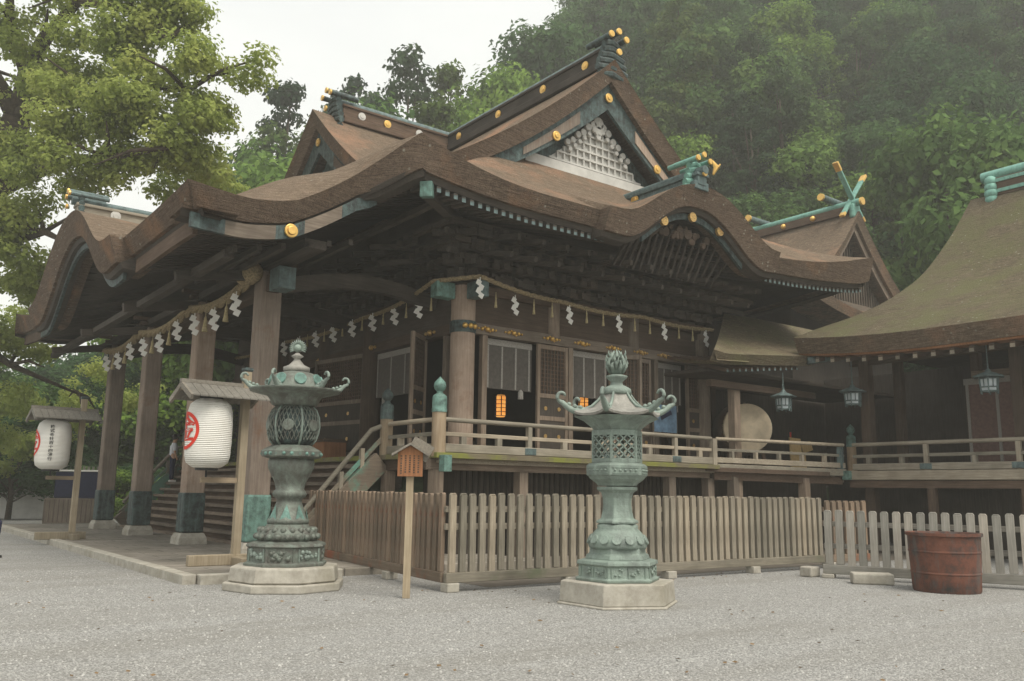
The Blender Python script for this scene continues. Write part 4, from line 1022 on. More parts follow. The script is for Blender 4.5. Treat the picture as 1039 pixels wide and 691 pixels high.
# ================================================================== PAPER LANTERNS
def glyphs(txt, size, mt, name, parent, R, phi0, z0, vertical=True, sx=1.0):
    """text pieces wrapped on the lantern cylinder of radius R around its own axis"""
    for i, ch_ in enumerate(txt):
        c = bpy.data.curves.new('t', 'FONT'); c.body = ch_; c.size = size; c.align_x = 'CENTER'; c.align_y = 'CENTER'; c.offset = size*.02
        o = bpy.data.objects.new('t', c); COL.objects.link(o); dg = bpy.context.evaluated_depsgraph_get(); dg.update()
        me = bpy.data.meshes.new_from_object(o.evaluated_get(dg)); bpy.data.objects.remove(o)
        bm = bmesh.new(); bm.from_mesh(me); bmesh.ops.triangulate(bm, faces=bm.faces)
        bmesh.ops.subdivide_edges(bm, edges=[e for e in bm.edges if e.calc_length() > size*.2], cuts=2)
        for v in bm.verts:
            x = v.co.x*sx; z = z0-i*size*1.06+v.co.y; ph = phi0+x/R
            v.co = Vector(((R)*math.cos(ph), (R)*math.sin(ph), z))
        bmesh.ops.recalc_face_normals(bm, faces=bm.faces); bm.to_mesh(me); bm.free(); me.name = name; me.materials.clear(); me.materials.append(M[mt])
        q = bpy.data.objects.new(name, me); COL.objects.link(q); q.parent = parent
def paper_lantern(px_post, base_z, lc, S_0, label, slabel, text, rot=-.22):
    p = onz(px_post[0], px_post[1], base_z); p.z = base_z
    st = thing('lantern_stand', slabel, 'lantern stand', p, 0, 'roofed wooden lantern stands'); W = dict(world=False)
    H = 3.72*S_0; S_ = .83*S_0
    MB().box(-.075, .075, -.075, .075, .0, H).build('post', M['post'], st, bevel=.01, **W)
    MB().lathe([(.11, H), (.13, H+.03), (.12, H+.07), (.02, H+.09)], 4, a0=PI/4).build('post_cap', M['copperdark'], st, **W)
    MB().box(-.9, .35, -.08, .08, .0, .2).box(-.1, .1, -.62, .62, .0, .16).build('foot', M['post'], st, bevel=.015, **W)
    lx, ly = lc                                    # lantern centre offset from the post
    d = Vector((lx, ly, 0)); L = d.length; dn = d.normalized(); up = Vector((0, 0, 1)); sd = dn.cross(up)
    zr_ = H-.4*S_; e0 = -dn*.35; e1 = dn*(L+.7*S_)
    rf = MB()
    for s in (-1, 1):
        a0_, a1_ = e0+up*(zr_), e1+up*(zr_); o0, o1 = a0_+sd*s*.66*S_-up*.33*S_, a1_+sd*s*.66*S_-up*.33*S_
        nq = 10
        for k in range(nq):
            q0, q1 = a0_.lerp(a1_, k/nq), a0_.lerp(a1_, (k+.96)/nq); w0, w1 = o0.lerp(o1, k/nq), o0.lerp(o1, (k+.96)/nq); t3 = up*.035
            rf.add([q0, q1, w1, w0, q0+t3, q1+t3, w1+t3, w0+t3], [(0, 1, 2, 3), (7, 6, 5, 4), (0, 4, 5, 1), (1, 5, 6, 2), (2, 6, 7, 3), (3, 7, 4, 0)])
    rf.build('roof', M['greyroof'], st, bevel=.006, **W)
    MB().bar(e0-dn*.03+up*(zr_+.05), e1+dn*.03+up*(zr_+.05), .1, .07).build('ridge_board', M['greyroof'], st, **W)
    for e in (e0, e1):
        b = MB()
        for s in (-1, 1): b.bar(e+up*(zr_-.02), e+sd*s*.69*S_+up*(zr_-.36*S_), .05, .1)
        b.build('bargeboard', M['greyroof'], st, **W)
    zl = zr_-.3*S_; lh = 1.6*S_; R = .51*S_
    MB().bar(up*(zr_-.08), dn*(L+.7*S_)+up*(zr_-.08), .08, .1).build('arm', M['postx'], st, **W)
    MB().bar(up*(zl-lh-.22), dn*(L+.1)+up*(zl-lh-.22), .07, .1).build('lower_arm', M['postx'], st, **W)
    ln = thing('paper_lantern', label, 'paper lantern', (p.x+lx, p.y+ly, base_z+zl-lh), 0, 'white paper lanterns with a red mark')
    prof = [(.25, 0), (.34, .03), (.46, .12), (.5, .28), (.51, .6), (.51, 1.0), (.49, 1.3), (.45, 1.45), (.34, 1.55), (.26, 1.58)]
    body = MB().lathe([(r*S_, z*S_) for r, z in prof], 40).build('paper_shade', M['lanternpaper'], ln, smooth='all', **W)
    MB().lathe([(.26*S_, 1.56*S_), (.26*S_, 1.66*S_), (.02, 1.67*S_)], 20).tube([(0, 0, 1.6*S_), (0, 0, zr_-zl+lh-.1)], .012, 6).build('top_ring', M['black'], ln, **W)
    MB().lathe([(.25*S_, -.05*S_), (.26*S_, .02*S_)], 20).tube([(0, 0, -.28*S_), (0, 0, 0)], .02, 6).build('bottom_ring', M['black'], ln, **W)
    phF = PI+.0                                     # the mark faces the approach (-u)
    ph0 = phF+rot
    RR = R+.006; m = MB(); nn = 48; ro_, ri_ = .43*S_, .35*S_; zc = .83*S_
    o_ = 0; vs = []; fs = []
    for k in range(nn):
        t = 2*PI*k/nn
        for r in (ri_, ro_): vs.append((RR*math.cos(ph0+r*math.cos(t)/RR), RR*math.sin(ph0+r*math.cos(t)/RR), zc+r*math.sin(t)))
    for k in range(nn): fs.append((2*k, 2*k+1, (2*k+3) % (2*nn), (2*k+2) % (2*nn)))
    m.add(vs, fs).build('red_ring', M['red'], ln, **W)
    glyphs('金', .66*S_, 'red', 'red_character', ln, RR+.002, ph0, zc+.01)
    if text: glyphs(text, .118*S_, 'black', 'writing', ln, RR+.001, ph0+1.5, 1.32*S_, sx=1.15)
paper_lantern((238, 573), .14, (-.68, -.03), 1.0, 'large white paper lantern with red ringed character, hanging beside the dark bronze lantern', 'tall wooden stand with small board roof beside the dark bronze lantern', '', .0)
paper_lantern((72, 547), .14, (-.68, -.03), 1.03, 'white paper lantern with a column of black writing at the far end of the porch', 'wooden lantern stand with small board roof at the far end of the porch', '株式会社百十四銀行')

# ================================================================== SMALL THINGS
p = onz(412, 607, 0)
t = thing('sign_post', 'small roofed wooden notice board on a pale post before the fence corner', 'sign post', p, AZU-PI/2+rad(3)); W = dict(world=False)
MB().box(-.055, .055, -.055, .055, 0, 1.9).build('post', M['post'], t, bevel=.008, **W)
bd = MB().prism([(-.19, 1.8), (.19, 1.8), (.19, 2.17), (0, 2.27), (-.19, 2.17)], 'y', -.11, -.06).build('board', M['orange'], t, bevel=.004, **W)
m = MB()
for i in range(5):
    z = 2.12
    while z > 1.85: h = random.uniform(.015, .03); m.box(-.135+i*.065-.013, -.135+i*.065+.013, -.114, -.11, z-h, z); z -= h+.012
m.build('carved_strokes', M['mw_z'], bd, **W)
MB().box(.19, .205, -.13, .05, 1.8, 2.16).box(-.205, -.19, -.13, .05, 1.8, 2.16).build('side_frame', M['post'], t, **W)
MB().bar((0, -.06, 2.3), (.3, -.06, 2.13), .26, .03, 0, (0, 1, 0)).build('roof', M['greyroof'], t, **W)
m = MB()
for s in (-1, 1): m.add([(0, -.19, 2.31), (0, .07, 2.31), (s*.28, .07, 2.14), (s*.28, -.19, 2.14), (0, -.19, 2.275), (0, .07, 2.275), (s*.28, .07, 2.105), (s*.28, -.19, 2.105)], [(0, 1, 2, 3), (7, 6, 5, 4), (0, 3, 7, 4), (1, 5, 6, 2), (2, 6, 7, 3), (0, 4, 5, 1)])
bpy.data.objects.remove(bpy.data.objects['roof.003'] if False else kids(t)[-1]); m.build('roof', M['greyroof'], t, **W)
# rusty tub
p = onz(979, 604, 0)+_fh*.6; p.z = 0
t = thing('iron_tub', 'large rust-red iron tub standing before the pale fence', 'tub', p)
MB().lathe([(.53, 0), (.545, .03), (.555, .3), (.565, .31), (.565, .33), (.557, .34), (.575, .66), (.585, .67), (.585, .69), (.577, .7), (.585, .93), (.62, .95), (.62, 1.0), (.58, 1.0), (.55, .96), (.52, .1), (.02, .08)], 40).build('tub_wall', M['rust'], t, smooth=True, world=False)
p = onz(890, 593, 0); MBs = MB().box(-.36, .36, -.2, .2, 0, .2)
o = MBs.build('stone_block', M['stone'], None, bevel=.03); o.location = (p.x, p.y+.1, 0); o.rotation_euler.z = rad(-50); tag(o, 'low grey stone block lying by the foot of the pale fence', 'stone block')
o = MB().box(-.16, .16, -.14, .14, 0, .2).build('stone_block', M['stone'], None, bevel=.03); p = onz(822, 585, 0); o.location = p; tag(o, 'small square stone block at the gap between the two fences', 'stone block')
# person on the stairs
def skin_mesh(name, pts, edges, rs, mt, parent, sub=2):
    me = bpy.data.meshes.new(name); me.from_pydata(pts, edges, []); o = bpy.data.objects.new(name, me); COL.objects.link(o); o.parent = parent
    sk = o.modifiers.new('skin', 'SKIN'); 
    for i, r in enumerate(rs): me.skin_vertices[0].data[i].radius = (r, r) if not isinstance(r, tuple) else r
    me.skin_vertices[0].data[0].use_root = True; sk.use_smooth_shade = True
    s = o.modifiers.new('sub', 'SUBSURF'); s.levels = sub; s.render_levels = sub
    me.materials.append(M[mt]); return o
su = 9.9; sz = 2.38-int((10.45-su)/(RUN/NS)+.001)*(2.23/NS)-.17-.0
p = onu(172, 488, su)
sz = None
for k in range(NS):
    x1 = 10.45-k*RUN/NS
    if x1-RUN/NS <= su < x1: sz = 2.38-k*(2.23)/NS-.17
p.y = min(p.y, 33.9)
t = thing('person', 'visitor in white shirt and dark trousers standing on the stairs, seen from behind', 'person', (su-.02, p.y, sz), rad(-8)); W = {}
# local: +x forward (up the stairs)
J = [(0, 0, .93), (0, .1, .9), (.02, .11, .5), (-.01, .12, .08), (.12, .13, .03), (0, -.1, .9), (-.03, -.11, .5), (-.03, -.12, .08), (.1, -.13, .03), (0, 0, 1.15), (.0, 0, 1.36), (.02, 0, 1.47), (.04, 0, 1.58), (.03, 0, 1.68), (0, .19, 1.38), (.0, .25, 1.12), (.08, .24, .9), (.11, .23, .8), (0, -.19, 1.38), (0, -.25, 1.12), (.08, -.24, .9), (.11, -.23, .8)]
Ed = [(0, 1), (1, 2), (2, 3), (3, 4), (0, 5), (5, 6), (6, 7), (7, 8), (0, 9), (9, 10), (10, 11), (11, 12), (12, 13), (10, 14), (14, 15), (15, 16), (16, 17), (10, 18), (18, 19), (19, 20), (20, 21)]
Rr = [.13, .085, .06, .04, .035, .085, .06, .04, .035, .12, .13, .055, .09, .085, .06, .045, .035, .03, .06, .045, .035, .03]
body = skin_mesh('body', J, Ed, Rr, 'skin', t)
skin_mesh('trousers', [J[0], J[1], J[2], (J[3][0], J[3][1], .06), J[5], J[6], (J[7][0], J[7][1], .06), (0, 0, 1.02)], [(0, 1), (1, 2), (2, 3), (0, 4), (4, 5), (5, 6), (0, 7)], [.16, .115, .09, .075, .115, .09, .075, .15], 'navy', t)
skin_mesh('shirt', [(0, 0, 1.18), (0, 0, .96), (0, 0, 1.37), (0, 0, 1.44), J[14], J[15], J[18], J[19]], [(0, 1), (0, 2), (2, 3), (2, 4), (4, 5), (2, 6), (6, 7)], [.155, .155, .16, .08, .085, .07, .085, .07], 'shirt', t)
MB().ball((.01, 0, 1.66), .115, sz=1.05).build('hair', M['hair'], t, smooth='all', world=False)
MB().box(-.09, .16, .07, .17, 0, .07).box(-.1, .14, -.18, -.08, 0, .07).build('shoes', M['whitepaper'], t, bevel=.02, world=False)
# red boxes at the top of the stairs
for i, (x, y, lb) in enumerate(((318, 458, 'reddish wooden offering box at the top of the stairs, behind the dark bronze lantern'),)):
    p = onu(x, y, 10.9); t = thing('offering_box', lb, 'offering box', (11.0, p.y, 2.39))
    MB().box(-.35, .35, -1.2, 1.2, 0, .55).build('chest', M['orange'], t, bevel=.02, world=False)
    m = MB()
    for k in range(12): m.box(-.3, .3, -1.1+k*.2, -1.05+k*.2, .55, .6)
    m.build('grating', M['mw_x'], t, world=False); MB().box(-.38, .38, -1.24, 1.24, .5, .553).build('rim', M['mw_y'], t, bevel=.01, world=False)
# poster
p = onv(674, 442, 17.75); t = thing('poster_board', 'blue poster board leaning on a stand by the hall doors', 'poster', (p.x, 17.6, 2.42))
MB().bar((0, .1, .95), (0, .1, 1.75), .95, .03, 0, (0, 1, 0)).build('poster', M['blue'], t, world=False)
m = MB()
for x in (-.49, .49): m.bar((x, .12, 0), (x, .12, 1.8), .05, .05)
m.bar((-.5, .12, .9), (.5, .12, .9), .05, .05).bar((-.5, .12, 1.78), (.5, .12, 1.78), .05, .05).bar((-.49, -.1, .02), (-.49, .35, .02), .05, .04).bar((.49, -.1, .02), (.49, .35, .02), .05, .04)
m.build('stand_frame', M['w_z'], t, world=False)
m = MB()
m.bar((-.2, .083, 1.35), (.25, .083, 1.55), .12, .004, 0, (0, 1, 0)); m.build('printed_shape', M['navy'], t, world=False)

# ================================================================== RIGHT HAND SIDE: CORRIDOR AND SIDE HALL
def mk_roof(root, us, zfun, vL, v_end, name, mt, th=.42, edge_in=.22, nv=26):
    m = MB(); G = []
    for u in us: G.append([(u, vL(u)+(v_end-vL(u))*s, zfun(u, s)) for s in lin(0, 1, nv)])
    m.grid(G)
    m.grid([[p for p in G[0]], [(p[0]+.02, p[1], p[2]-.04) for p in G[0]], [(p[0]+edge_in, p[1], p[2]-th) for p in G[0]], [(p[0]+edge_in+1.5, p[1], p[2]-th+.35) for p in G[0]]], 1); lp = [[(p[0]+edge_in+.02, p[1], p[2]-th-.003) for p in G[0]], [(p[0]+edge_in+.04, p[1], p[2]-th-.06) for p in G[0]], [(p[0]+edge_in+.5, p[1], p[2]-th-.06) for p in G[0]]]; MB().grid(lp).build('fascia', M['orange'], root)
    sd = [r[0] for r in G]; m.grid([sd, [(p[0], p[1]-.03, p[2]-.04) for p in sd], [(p[0]+(edge_in if i == 0 else 0), p[1]-.18, p[2]-th) for i, p in enumerate(sd)], [(p[0]+(edge_in if i == 0 else 0), p[1]-1.2, p[2]-th) for i, p in enumerate(sd)]], 1)
    return m.build(name, [M[mt], M['bark']], root, smooth=True, weld=True)
SIDE = thing('side_hall', 'weathered hall at the right edge under a large mossy bark roof with green copper ridge', 'side hall', (24.2, 10, 0))
nrm = Vector((.195, 1, 0)); dd_ = 15.56+.195*22.5
sil = [(805, 343), (830, 333), (862, 323), (900, 306), (935, 281), (960, 248), (975, 222), (985, 203)]
SP = []
for x, y in sil:
    r = ray(x, y); tt = dd_/(r.dot(nrm)); q = CP+r*tt; SP.append((q.x, q.z))
SP.sort()
def zi(u):
    for a, b in zip(SP, SP[1:]):
        if a[0] <= u <= b[0]: t = (u-a[0])/(b[0]-a[0]); return a[1]+t*(b[1]-a[1])
    return SP[0][1] if u < SP[0][0] else SP[-1][1]
ua, ub = SP[0][0], SP[-1][0]
zs = {}
def zsm(u): return sum(zi(u+k*.25) for k in (-2, -1, 0, 1, 2))/5 if ua+.5 < u < ub-.5 else zi(u)
def zr_side(u, s): return zsm(u)-.28*(1-max(0, 1-s*4)**2)*max(0, 1-(u-ua)/3)
mk_roof(SIDE, lin(ua, ub, 40), zr_side, lambda u: dd_-.195*u, -2, 'bark_roof', 'barkmoss', th=.45, nv=40)
zt_ = SP[-1][1]
MB().box(ub-.1, ub+.4, -3, 13.1, zt_-.1, zt_+.55).build('ridge', M['mw_y'], SIDE, bevel=.02)
MB().box(ub-.14, ub-.1, -3, 13.12, zt_+.0, zt_+.12).box(ub-.14, ub-.1, -3, 13.12, zt_+.38, zt_+.5).build('ridge_band', M['teal'], SIDE)
MB().tube([(ub+.15, 13.5, zt_+.72), (ub+.15, -3, zt_+.72)], .2, 12).build('ridge_cap', M['teal'], SIDE, smooth=True)
m = MB()
for k in range(6): m.ball((ub-.05, 13.15, zt_+.45-k*.22), .24-.012*abs(k-2))
m.build('ridge_end_ornament', M['teal'], SIDE, smooth='all')
MB().box(ub, ub+8, -2, dd_-.195*ub-.2, 5.8, zt_-.1).build('rear_wall', M['dw_z'], SIDE)
# eave rafters, two tiers
r0 = None
v = 15.0; 
while v > 4:
    zz_ = zr_side(ua, (dd_-.195*ua-v)/(dd_-.195*ua+2))-.62
    loc = (ua+.35-24.2, v-10, zz_)
    if r0 is None: r0 = MB().bar((0, 0, 0), (3.2, 0, .75), .12, .15).add([(-.004, -.062, -.078), (-.004, .062, -.078), (-.004, .062, .078), (-.004, -.062, .078)], [(0, 1, 2, 3)], 1).build('rafter', [M['mw_x'], M['rail_x']], SIDE, world=False); r0.location = loc
    else: part(r0, SIDE, loc)
    v -= .5
MB().bar((ua+.35, 15.35, 5.6), (25.2, 13.2, 6.1), .2, .2).build('hip_rafter', M['tealdark'], SIDE, bevel=.02)
MB().box(ua+.8, 33, -2, 15.0, 6.05, 6.12).build('soffit', M['dw_x'], SIDE)
DU = 23.75; c0 = onu(884, 480, 24.0)
for vv in (c0.y, 9.9, 5.6): MB().box(23.85, 24.15, vv-.15, vv+.15, 0, 5.6).build('column', M['mw_z'], SIDE, bevel=.02)
for vv in (14.3, 11.9, 8.2, 5): MB().box(26.0, 26.25, vv-.13, vv+.13, 0, 5.8).build('column', M['mw_z'], SIDE, bevel=.02)
MB().box(23.9, 24.1, 3, 14.6, 5.45, 5.65).build('beam', M['mw_y'], SIDE, bevel=.02)
MB().box(25.95, 26.2, 3, 12.0, 5.05, 5.25).build('lintel', M['w_y'], SIDE, bevel=.02)
MB().box(23.75, 26.8, 3, 14.5, 2.13, 2.3).build('deck', M['mw_x'], SIDE)
MB().box(23.55, 23.8, 3, 14.75, 2.07, 2.33).build('deck_edge', M['rail_y'], SIDE, bevel=.015)
MB().box(23.6, 23.75, 3, 14.6, 1.85, 2.05).build('deck_beam', M['mw_y'], SIDE)
railing(SIDE, (23.68, 14.5, 0), (23.68, 4, 0), 2.33, [2.2, 4.6, 7], hts=(.13, .42, .76), ax='y')
for vv in (12.2, 9.8, 7.4): MB().box(23.6, 23.8, vv-.1, vv+.1, 0, 1.85).build('deck_post', M['mw_z'], SIDE, bevel=.01)
MB().box(25.2, 25.3, 2, 14.0, 0, 2.1).build('underfloor_wall', M['dw_z'], SIDE)
MB().box(26.1, 26.2, 2, 11.6, 1.9, 5.1).build('wall', M['dw_z'], SIDE)
MB().box(23.45, 23.6, 14.5, 14.75, 2.07, 2.33).build('beam_head', M['copper'], SIDE, bevel=.01)
# side hall blinds
b1 = onu(984, 430, 26.05).y; t = thing('bamboo_blind', 'wide reddish brown blind with pale vertical bands under the right-hand roof', 'blind', (25.95, 9, 2.6), 0)
MB().box(25.93, 25.96, 4, b1, 2.55, 4.95).build('slats', M['redblind'], t)
MB().box(25.9, 25.93, 4, b1+.03, 4.85, 5.03).build('heading_band', M['band'], t)
v = b1-.05
while v > 4.5: MB().box(25.9, 25.93, v-.05, v+.03, 2.57, 4.85).build('vertical_band', M['band'], t); v -= .82
# corridor
COR = thing('covered_corridor', 'low covered corridor with mossy roof joining the shrine hall to the side hall', 'corridor', (21.5, 16, 0))
def zc(u, s):                                            # s: 0 at eave .. 1 at ridge ; here grid swapped
    return 5.22+.25*max(0, 1-(u-19.0)/2.2)**2*0
m = MB(); G = []
for s in lin(0, 1, 16):
    row = []
    for i, u in enumerate(lin(0, 1, 30)):
        u0_ = 18.5+s*4.2; uu = u0_+u*(23.2+6*s-u0_); vv = 15.3+s*3.0; z = 5.36+.42*u*(1-s)+1.7*s+.5*s*s+.12*max(0, 1-u*5)**2*(1-s)
        row.append((uu, vv, z))
    G.append(row)
m.grid(G); e = G[0]; m.grid([e, [(p[0], p[1]+.02, p[2]-.03) for p in e], [(p[0], p[1]+.15, p[2]-.28) for p in e], [(p[0], p[1]+1.5, p[2]-.1) for p in e]])
e = [r[0] for r in G]; m.grid([e, [(p[0]+.12, p[1], p[2]-.28) for p in e], [(p[0]+1.5, p[1], p[2]-.2) for p in e]])
m.build('bark_roof', M['barktan'], COR, smooth=True, weld=True)
r0 = None; u = 19.3
while u < 22.6:
    loc = (u-21.5, 15.5-16, 4.96+.42*(u-18.9)/3.7)
    if r0 is None: r0 = MB().bar((0, 0, 0), (0, 2.2, .6), .08, .1).add([(-.042, -.004, -.052), (.042, -.004, -.052), (.042, -.004, .052), (-.042, -.004, .052)], [(0, 1, 2, 3)], 1).build('rafter', [M['mw_y'], M['tealdark']], COR, world=False); r0.location = loc
    else: part(r0, COR, loc)
    u += .27
MB().box(19.2, 24.2, 16.0, 16.2, 4.6, 4.8).build('beam', M['mw_x'], COR, bevel=.015)
MB().box(18.9, 30, 19.4, 19.5, 2, 5.9).box(29.9, 30, 6, 19.4, 0, 6.0).build('rear_wall', M['dw_z'], COR)
MB().box(19.5, 29.8, 16.4, 19.3, 5.1, 5.2).build('ceiling', M['dw_x'], COR)
m = MB()
for k in range(30): m.box(19.2+k*.22, 19.28+k*.22, 19.3, 19.37, 2.3, 4.3)
m.build('rear_lattice', M['mw_z'], COR)
cx_ = onv(745, 440, 16.3).x
for u in (cx_,): MB().box(u-.14, u+.14, 16.15, 16.4, 0, 4.7).build('column', M['w_z'], COR, bevel=.02)
MB().box(22.2, 22.4, 18.5, 18.7, 2, 5.2).build('column', M['mw_z'], COR)
def decks(a, b, za, zb):
    a = Vector(a); b = Vector(b); up = Vector((0, 0, 1)); A_, B_ = a+up*za, b+up*zb
    MB().bar(A_-up*.1+Vector((0, 1.5, 0)), B_-up*.1+Vector((.0, 1.5, 0)), 3.0, .12).build('deck', M['mw_x'], COR)
    MB().bar(A_-up*.05, B_-up*.05, .2, .2).build('deck_edge', M['rail_x'], COR, bevel=.015)
    MB().bar(A_-up*.28+Vector((0, .12, 0)), B_-up*.28+Vector((0, .12, 0)), .15, .22).build('deck_beam', M['mw_x'], COR)
    MB().bar(A_+up*.16, B_+up*.16, .12, .15).build('bottom_rail', M['rail_x'], COR, bevel=.01)
    MB().bar(A_+up*.45, B_+up*.45, .06, .08).build('middle_rail', M['rail_x'], COR, bevel=.01)
    MB().tube([A_+up*.76, B_+up*.76], .05, 10).build('top_rail', M['rail_x'], COR, smooth=True)
    for t_ in (.12, .3, .48, .66, .84): p_ = A_.lerp(B_, t_); MB().bar(p_+up*.2, p_+up*.42, .1, .1).build('rail_strut', M['rail_z'], COR)
    p_ = A_.lerp(B_, .97); MB().bar(p_-up*.1, p_+up*.7, .14, .14).build('rail_post', M['tealdark'], COR)
decks((19.75, 16.35, 0), (23.6, 14.75, 0), 2.4, 2.33)
for t_ in (.15, .7): MB().box(19.75+3.85*t_-.12, 19.75+3.85*t_+.12, 16.35-1.6*t_, 16.6-1.6*t_, 0, 2.1).build('deck_post', M['w_z'], COR, bevel=.01)
newel(COR, 25.4, 15.6, 2.3, .9)
MB().box(19.6, 27, 17.6, 17.7, 0, 2).build('underfloor_wall', M['dw_z'], COR)
MB().box(19.58, 19.76, 16.3, 16.46, 2.38, 3.16).build('rail_post', M['rail_z'], COR, bevel=.01)
# drum
p = onv(752, 436, 17.5); t = thing('taiko_drum', 'large round drum with pale skin lying on a low stand behind the corridor railing', 'drum', (p.x, 17.5, 2.36), rad(-38)); cz = p.z-2.36
prof = [(.72, -.8), (.8, -.5), (.84, 0), (.8, .5), (.72, .8)]
def lat_y(prof, n=36): mm = MB().lathe(prof, n); mm.v = [(x, z, y+cz) for x, y, z in mm.v]; return mm
lat_y(prof).build('drum_body', M['mw_x'], t, smooth='all', world=False)
lat_y([(.68, -.86), (.74, -.83), (.75, -.72), (.74, -.7)]).build('drum_skin', M['drum'], t, smooth=True, world=False)
m = MB()
for s in (-.5, .5): m.bar((-.75, s, .06), (.75, s, .06), .1, .12).bar((-.6, s, .1), (-.45, s, cz-.5), .1, .1).bar((.6, s, .1), (.45, s, cz-.5), .1, .1)
m.build('drum_stand', M['mw_y'], t, world=False)
m = MB()
for k in range(36): a_ = k*PI/18; m.ball((.765*math.cos(a_), -.74, cz+.765*math.sin(a_)), .022)
m.build('drum_studs', M['black'], t, world=False)
# yellow boards, red pole, plaques
p = onv(812, 458, 17.0); t = thing('wooden_boards', 'stack of yellow wooden boards leaning behind the corridor railing', 'boards', (p.x, 17.0, 2.1), rad(-20))
MB().bar((-.15, 0, 0), (-.02, .25, 1.35), .42, .05, 0, (0, 1, 0)).build('board', M['yellow'], t, world=False)
MB().bar((.12, .1, 0), (.25, .35, 1.25), .35, .05, 0, (0, 1, 0)).build('board', M['yellow'], t, world=False)
MB().bar((.18, .2, 1.0), (.55, .2, 1.12), .3, .12, 0, (0, 1, 0)).build('crosspiece', M['yellow'], t, world=False)
p = onv(802, 450, 17.4); o = MB().tube([(0, 0, 0), (.02, 0, 1.5)], .03, 8).build('red_pole', M['red'], None, smooth=True); o.location = (p.x, 17.4, 2.15); tag(o, 'thin red pole standing beside the yellow boards', 'pole')
for k in range(7):
    o = MB().box(-.11, .11, -.02, .02, 0, .95).build('wooden_plaque', M['orange' if k % 3 == 0 else 'w_z'], None, bevel=.01); o.location = (onv(835+k*9, 460, 18.6).x, 18.6, 2.1); tag(o, 'upright wooden plaque in the row behind the corridor railing', 'plaque', 'wooden plaques behind the corridor railing')
for k in range(7): pass
# hanging lanterns
def hang(x, y, px, py, ztop_, label, sc=1.0):
    z = 0; t = thing('hanging_lantern', label, 'hanging lantern', (x, y, py), rad(20), 'small copper lanterns hanging under the eaves'); t.scale = (.85, .85, .85); W = dict(world=False)
    MB().lathe([(.47*sc, .0), (.48*sc, .03), (.3*sc, .1), (.12*sc, .17), (.07*sc, .24), (.03*sc, .28)], 6).build('roof', M['tealdark'], t, **W)
    MB().lathe([(.24*sc, -.42), (.27*sc, -.02)], 6).build('panes', M['paneglass'], t, **W)
    m = MB()
    for k in range(6):
        a_ = k*PI/3; b_ = a_+PI/3; r1, r2 = .25*sc, .285*sc
        m.bar((r1*math.cos(a_), r1*math.sin(a_), -.5), (r2*math.cos(a_), r2*math.sin(a_), 0), .04, .04)
        for z_ in (-.42, -.3, -.04): q = r1+(r2-r1)*(z_+.5)/.5; m.bar((q*math.cos(a_), q*math.sin(a_), z_), (q*math.cos(b_), q*math.sin(b_), z_), .04, .035)
        c_, d_ = a_+PI/6, .245*sc; m.bar((d_*math.cos(c_), d_*math.sin(c_), -.3), (d_*math.cos(c_)*1.08, d_*math.sin(c_)*1.08, -.04), .02, .02)
    m.build('frame', M['tealdark'], t, **W)
    m = MB(); m.tube([(.09*math.cos(a_), 0, .36+.09*math.sin(a_)) for a_ in lin(0, 2*PI, 14)], .018, 6); m.build('ring', M['tealdark'], t, **W)
    MB().tube([(0, 0, .44), (0, 0, (ztop_-py)/.85)], .018, 6).build('rod', M['tealdark'], t, **W)
q = onu(865, 398, 23.4); hang(q.x, q.y, 0, q.z, 5.75, 'copper lantern hanging beside the corner column of the side hall')
q = onu(795, 403, 22.0); hang(q.x, q.y, 0, q.z, 5.2, 'copper lantern hanging under the corridor eave, nearest the drum', .95)
q = onu(1003, 383, 23.4); hang(q.x, q.y, 0, q.z, 5.7, 'copper lantern hanging in front of the reddish brown blind')

# ================================================================== REAR HALL
REAR = thing('rear_hall', 'smaller hall behind the main roof with crossed finials on its green ridge', 'rear hall', (33, 21, 0))
ru = 33.0; pk = onv(872, 214, 20.4); ru = pk.x; rz_ = pk.z
def gable_roof(root, uc, z0_, v0, v1, half, a, b, mt, th=.5):
    m = MB(); G = []
    for v_ in [v0, v0+.4]+lin(v0+.9, v1, 10): G.append([(uc+d, v_, z0_-a*abs(d)+b*d*d) for d in lin(-half, half, 37)])
    m.grid(G); e = G[0]; m.grid([e, [(p[0], p[1]+.02, p[2]-.04) for p in e], [(p[0], p[1]+.15, p[2]-th) for p in e], [(p[0], p[1]+1.2, p[2]-th) for p in e]])
    for idx, sg_ in ((0, 1), (-1, -1)):
        e = [r[idx] for r in G]; m.grid([e, [(p[0]+sg_*.15, p[1], p[2]-th) for p in e], [(p[0]+sg_*2, p[1], p[2]-th+.5) for p in e]])
    return m.build('bark_roof', M[mt], root, smooth=True, weld=True), G[0]
_, e = gable_roof(REAR, ru, rz_, 20.4, 33, 5.4, 1.32, .085, 'bark')
m = MB(); q = [p for p in e if abs(p[0]-ru) < 4.4]
m.band([(p[0], p[2]-.45) for p in q], [(p[0], p[2]-.85) for p in q], 'y', 20.7, 20.8); m.build('bargeboard', M['w_x'], REAR)
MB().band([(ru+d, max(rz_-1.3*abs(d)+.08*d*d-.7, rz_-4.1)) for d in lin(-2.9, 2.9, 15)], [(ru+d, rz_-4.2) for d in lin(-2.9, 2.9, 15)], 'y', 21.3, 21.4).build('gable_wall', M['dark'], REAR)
m = MB()
for k in range(27):
    d = -2.6+k*.2; t_ = rz_-1.3*abs(d)+.08*d*d-.8
    if t_ > rz_-4: m.box(ru+d-.03, ru+d+.03, 21.22, 21.28, rz_-4.1, t_)
m.build('gable_grille', M['w_z'], REAR)
MB().box(ru-3.4, ru+3.4, 21.0, 21.2, rz_-4.5, rz_-4.1).build('gable_beam', M['w_x'], REAR)
MB().box(ru-.22, ru+.22, 20.6, 33, rz_-.05, rz_+.3).build('ridge', M['mw_y'], REAR)
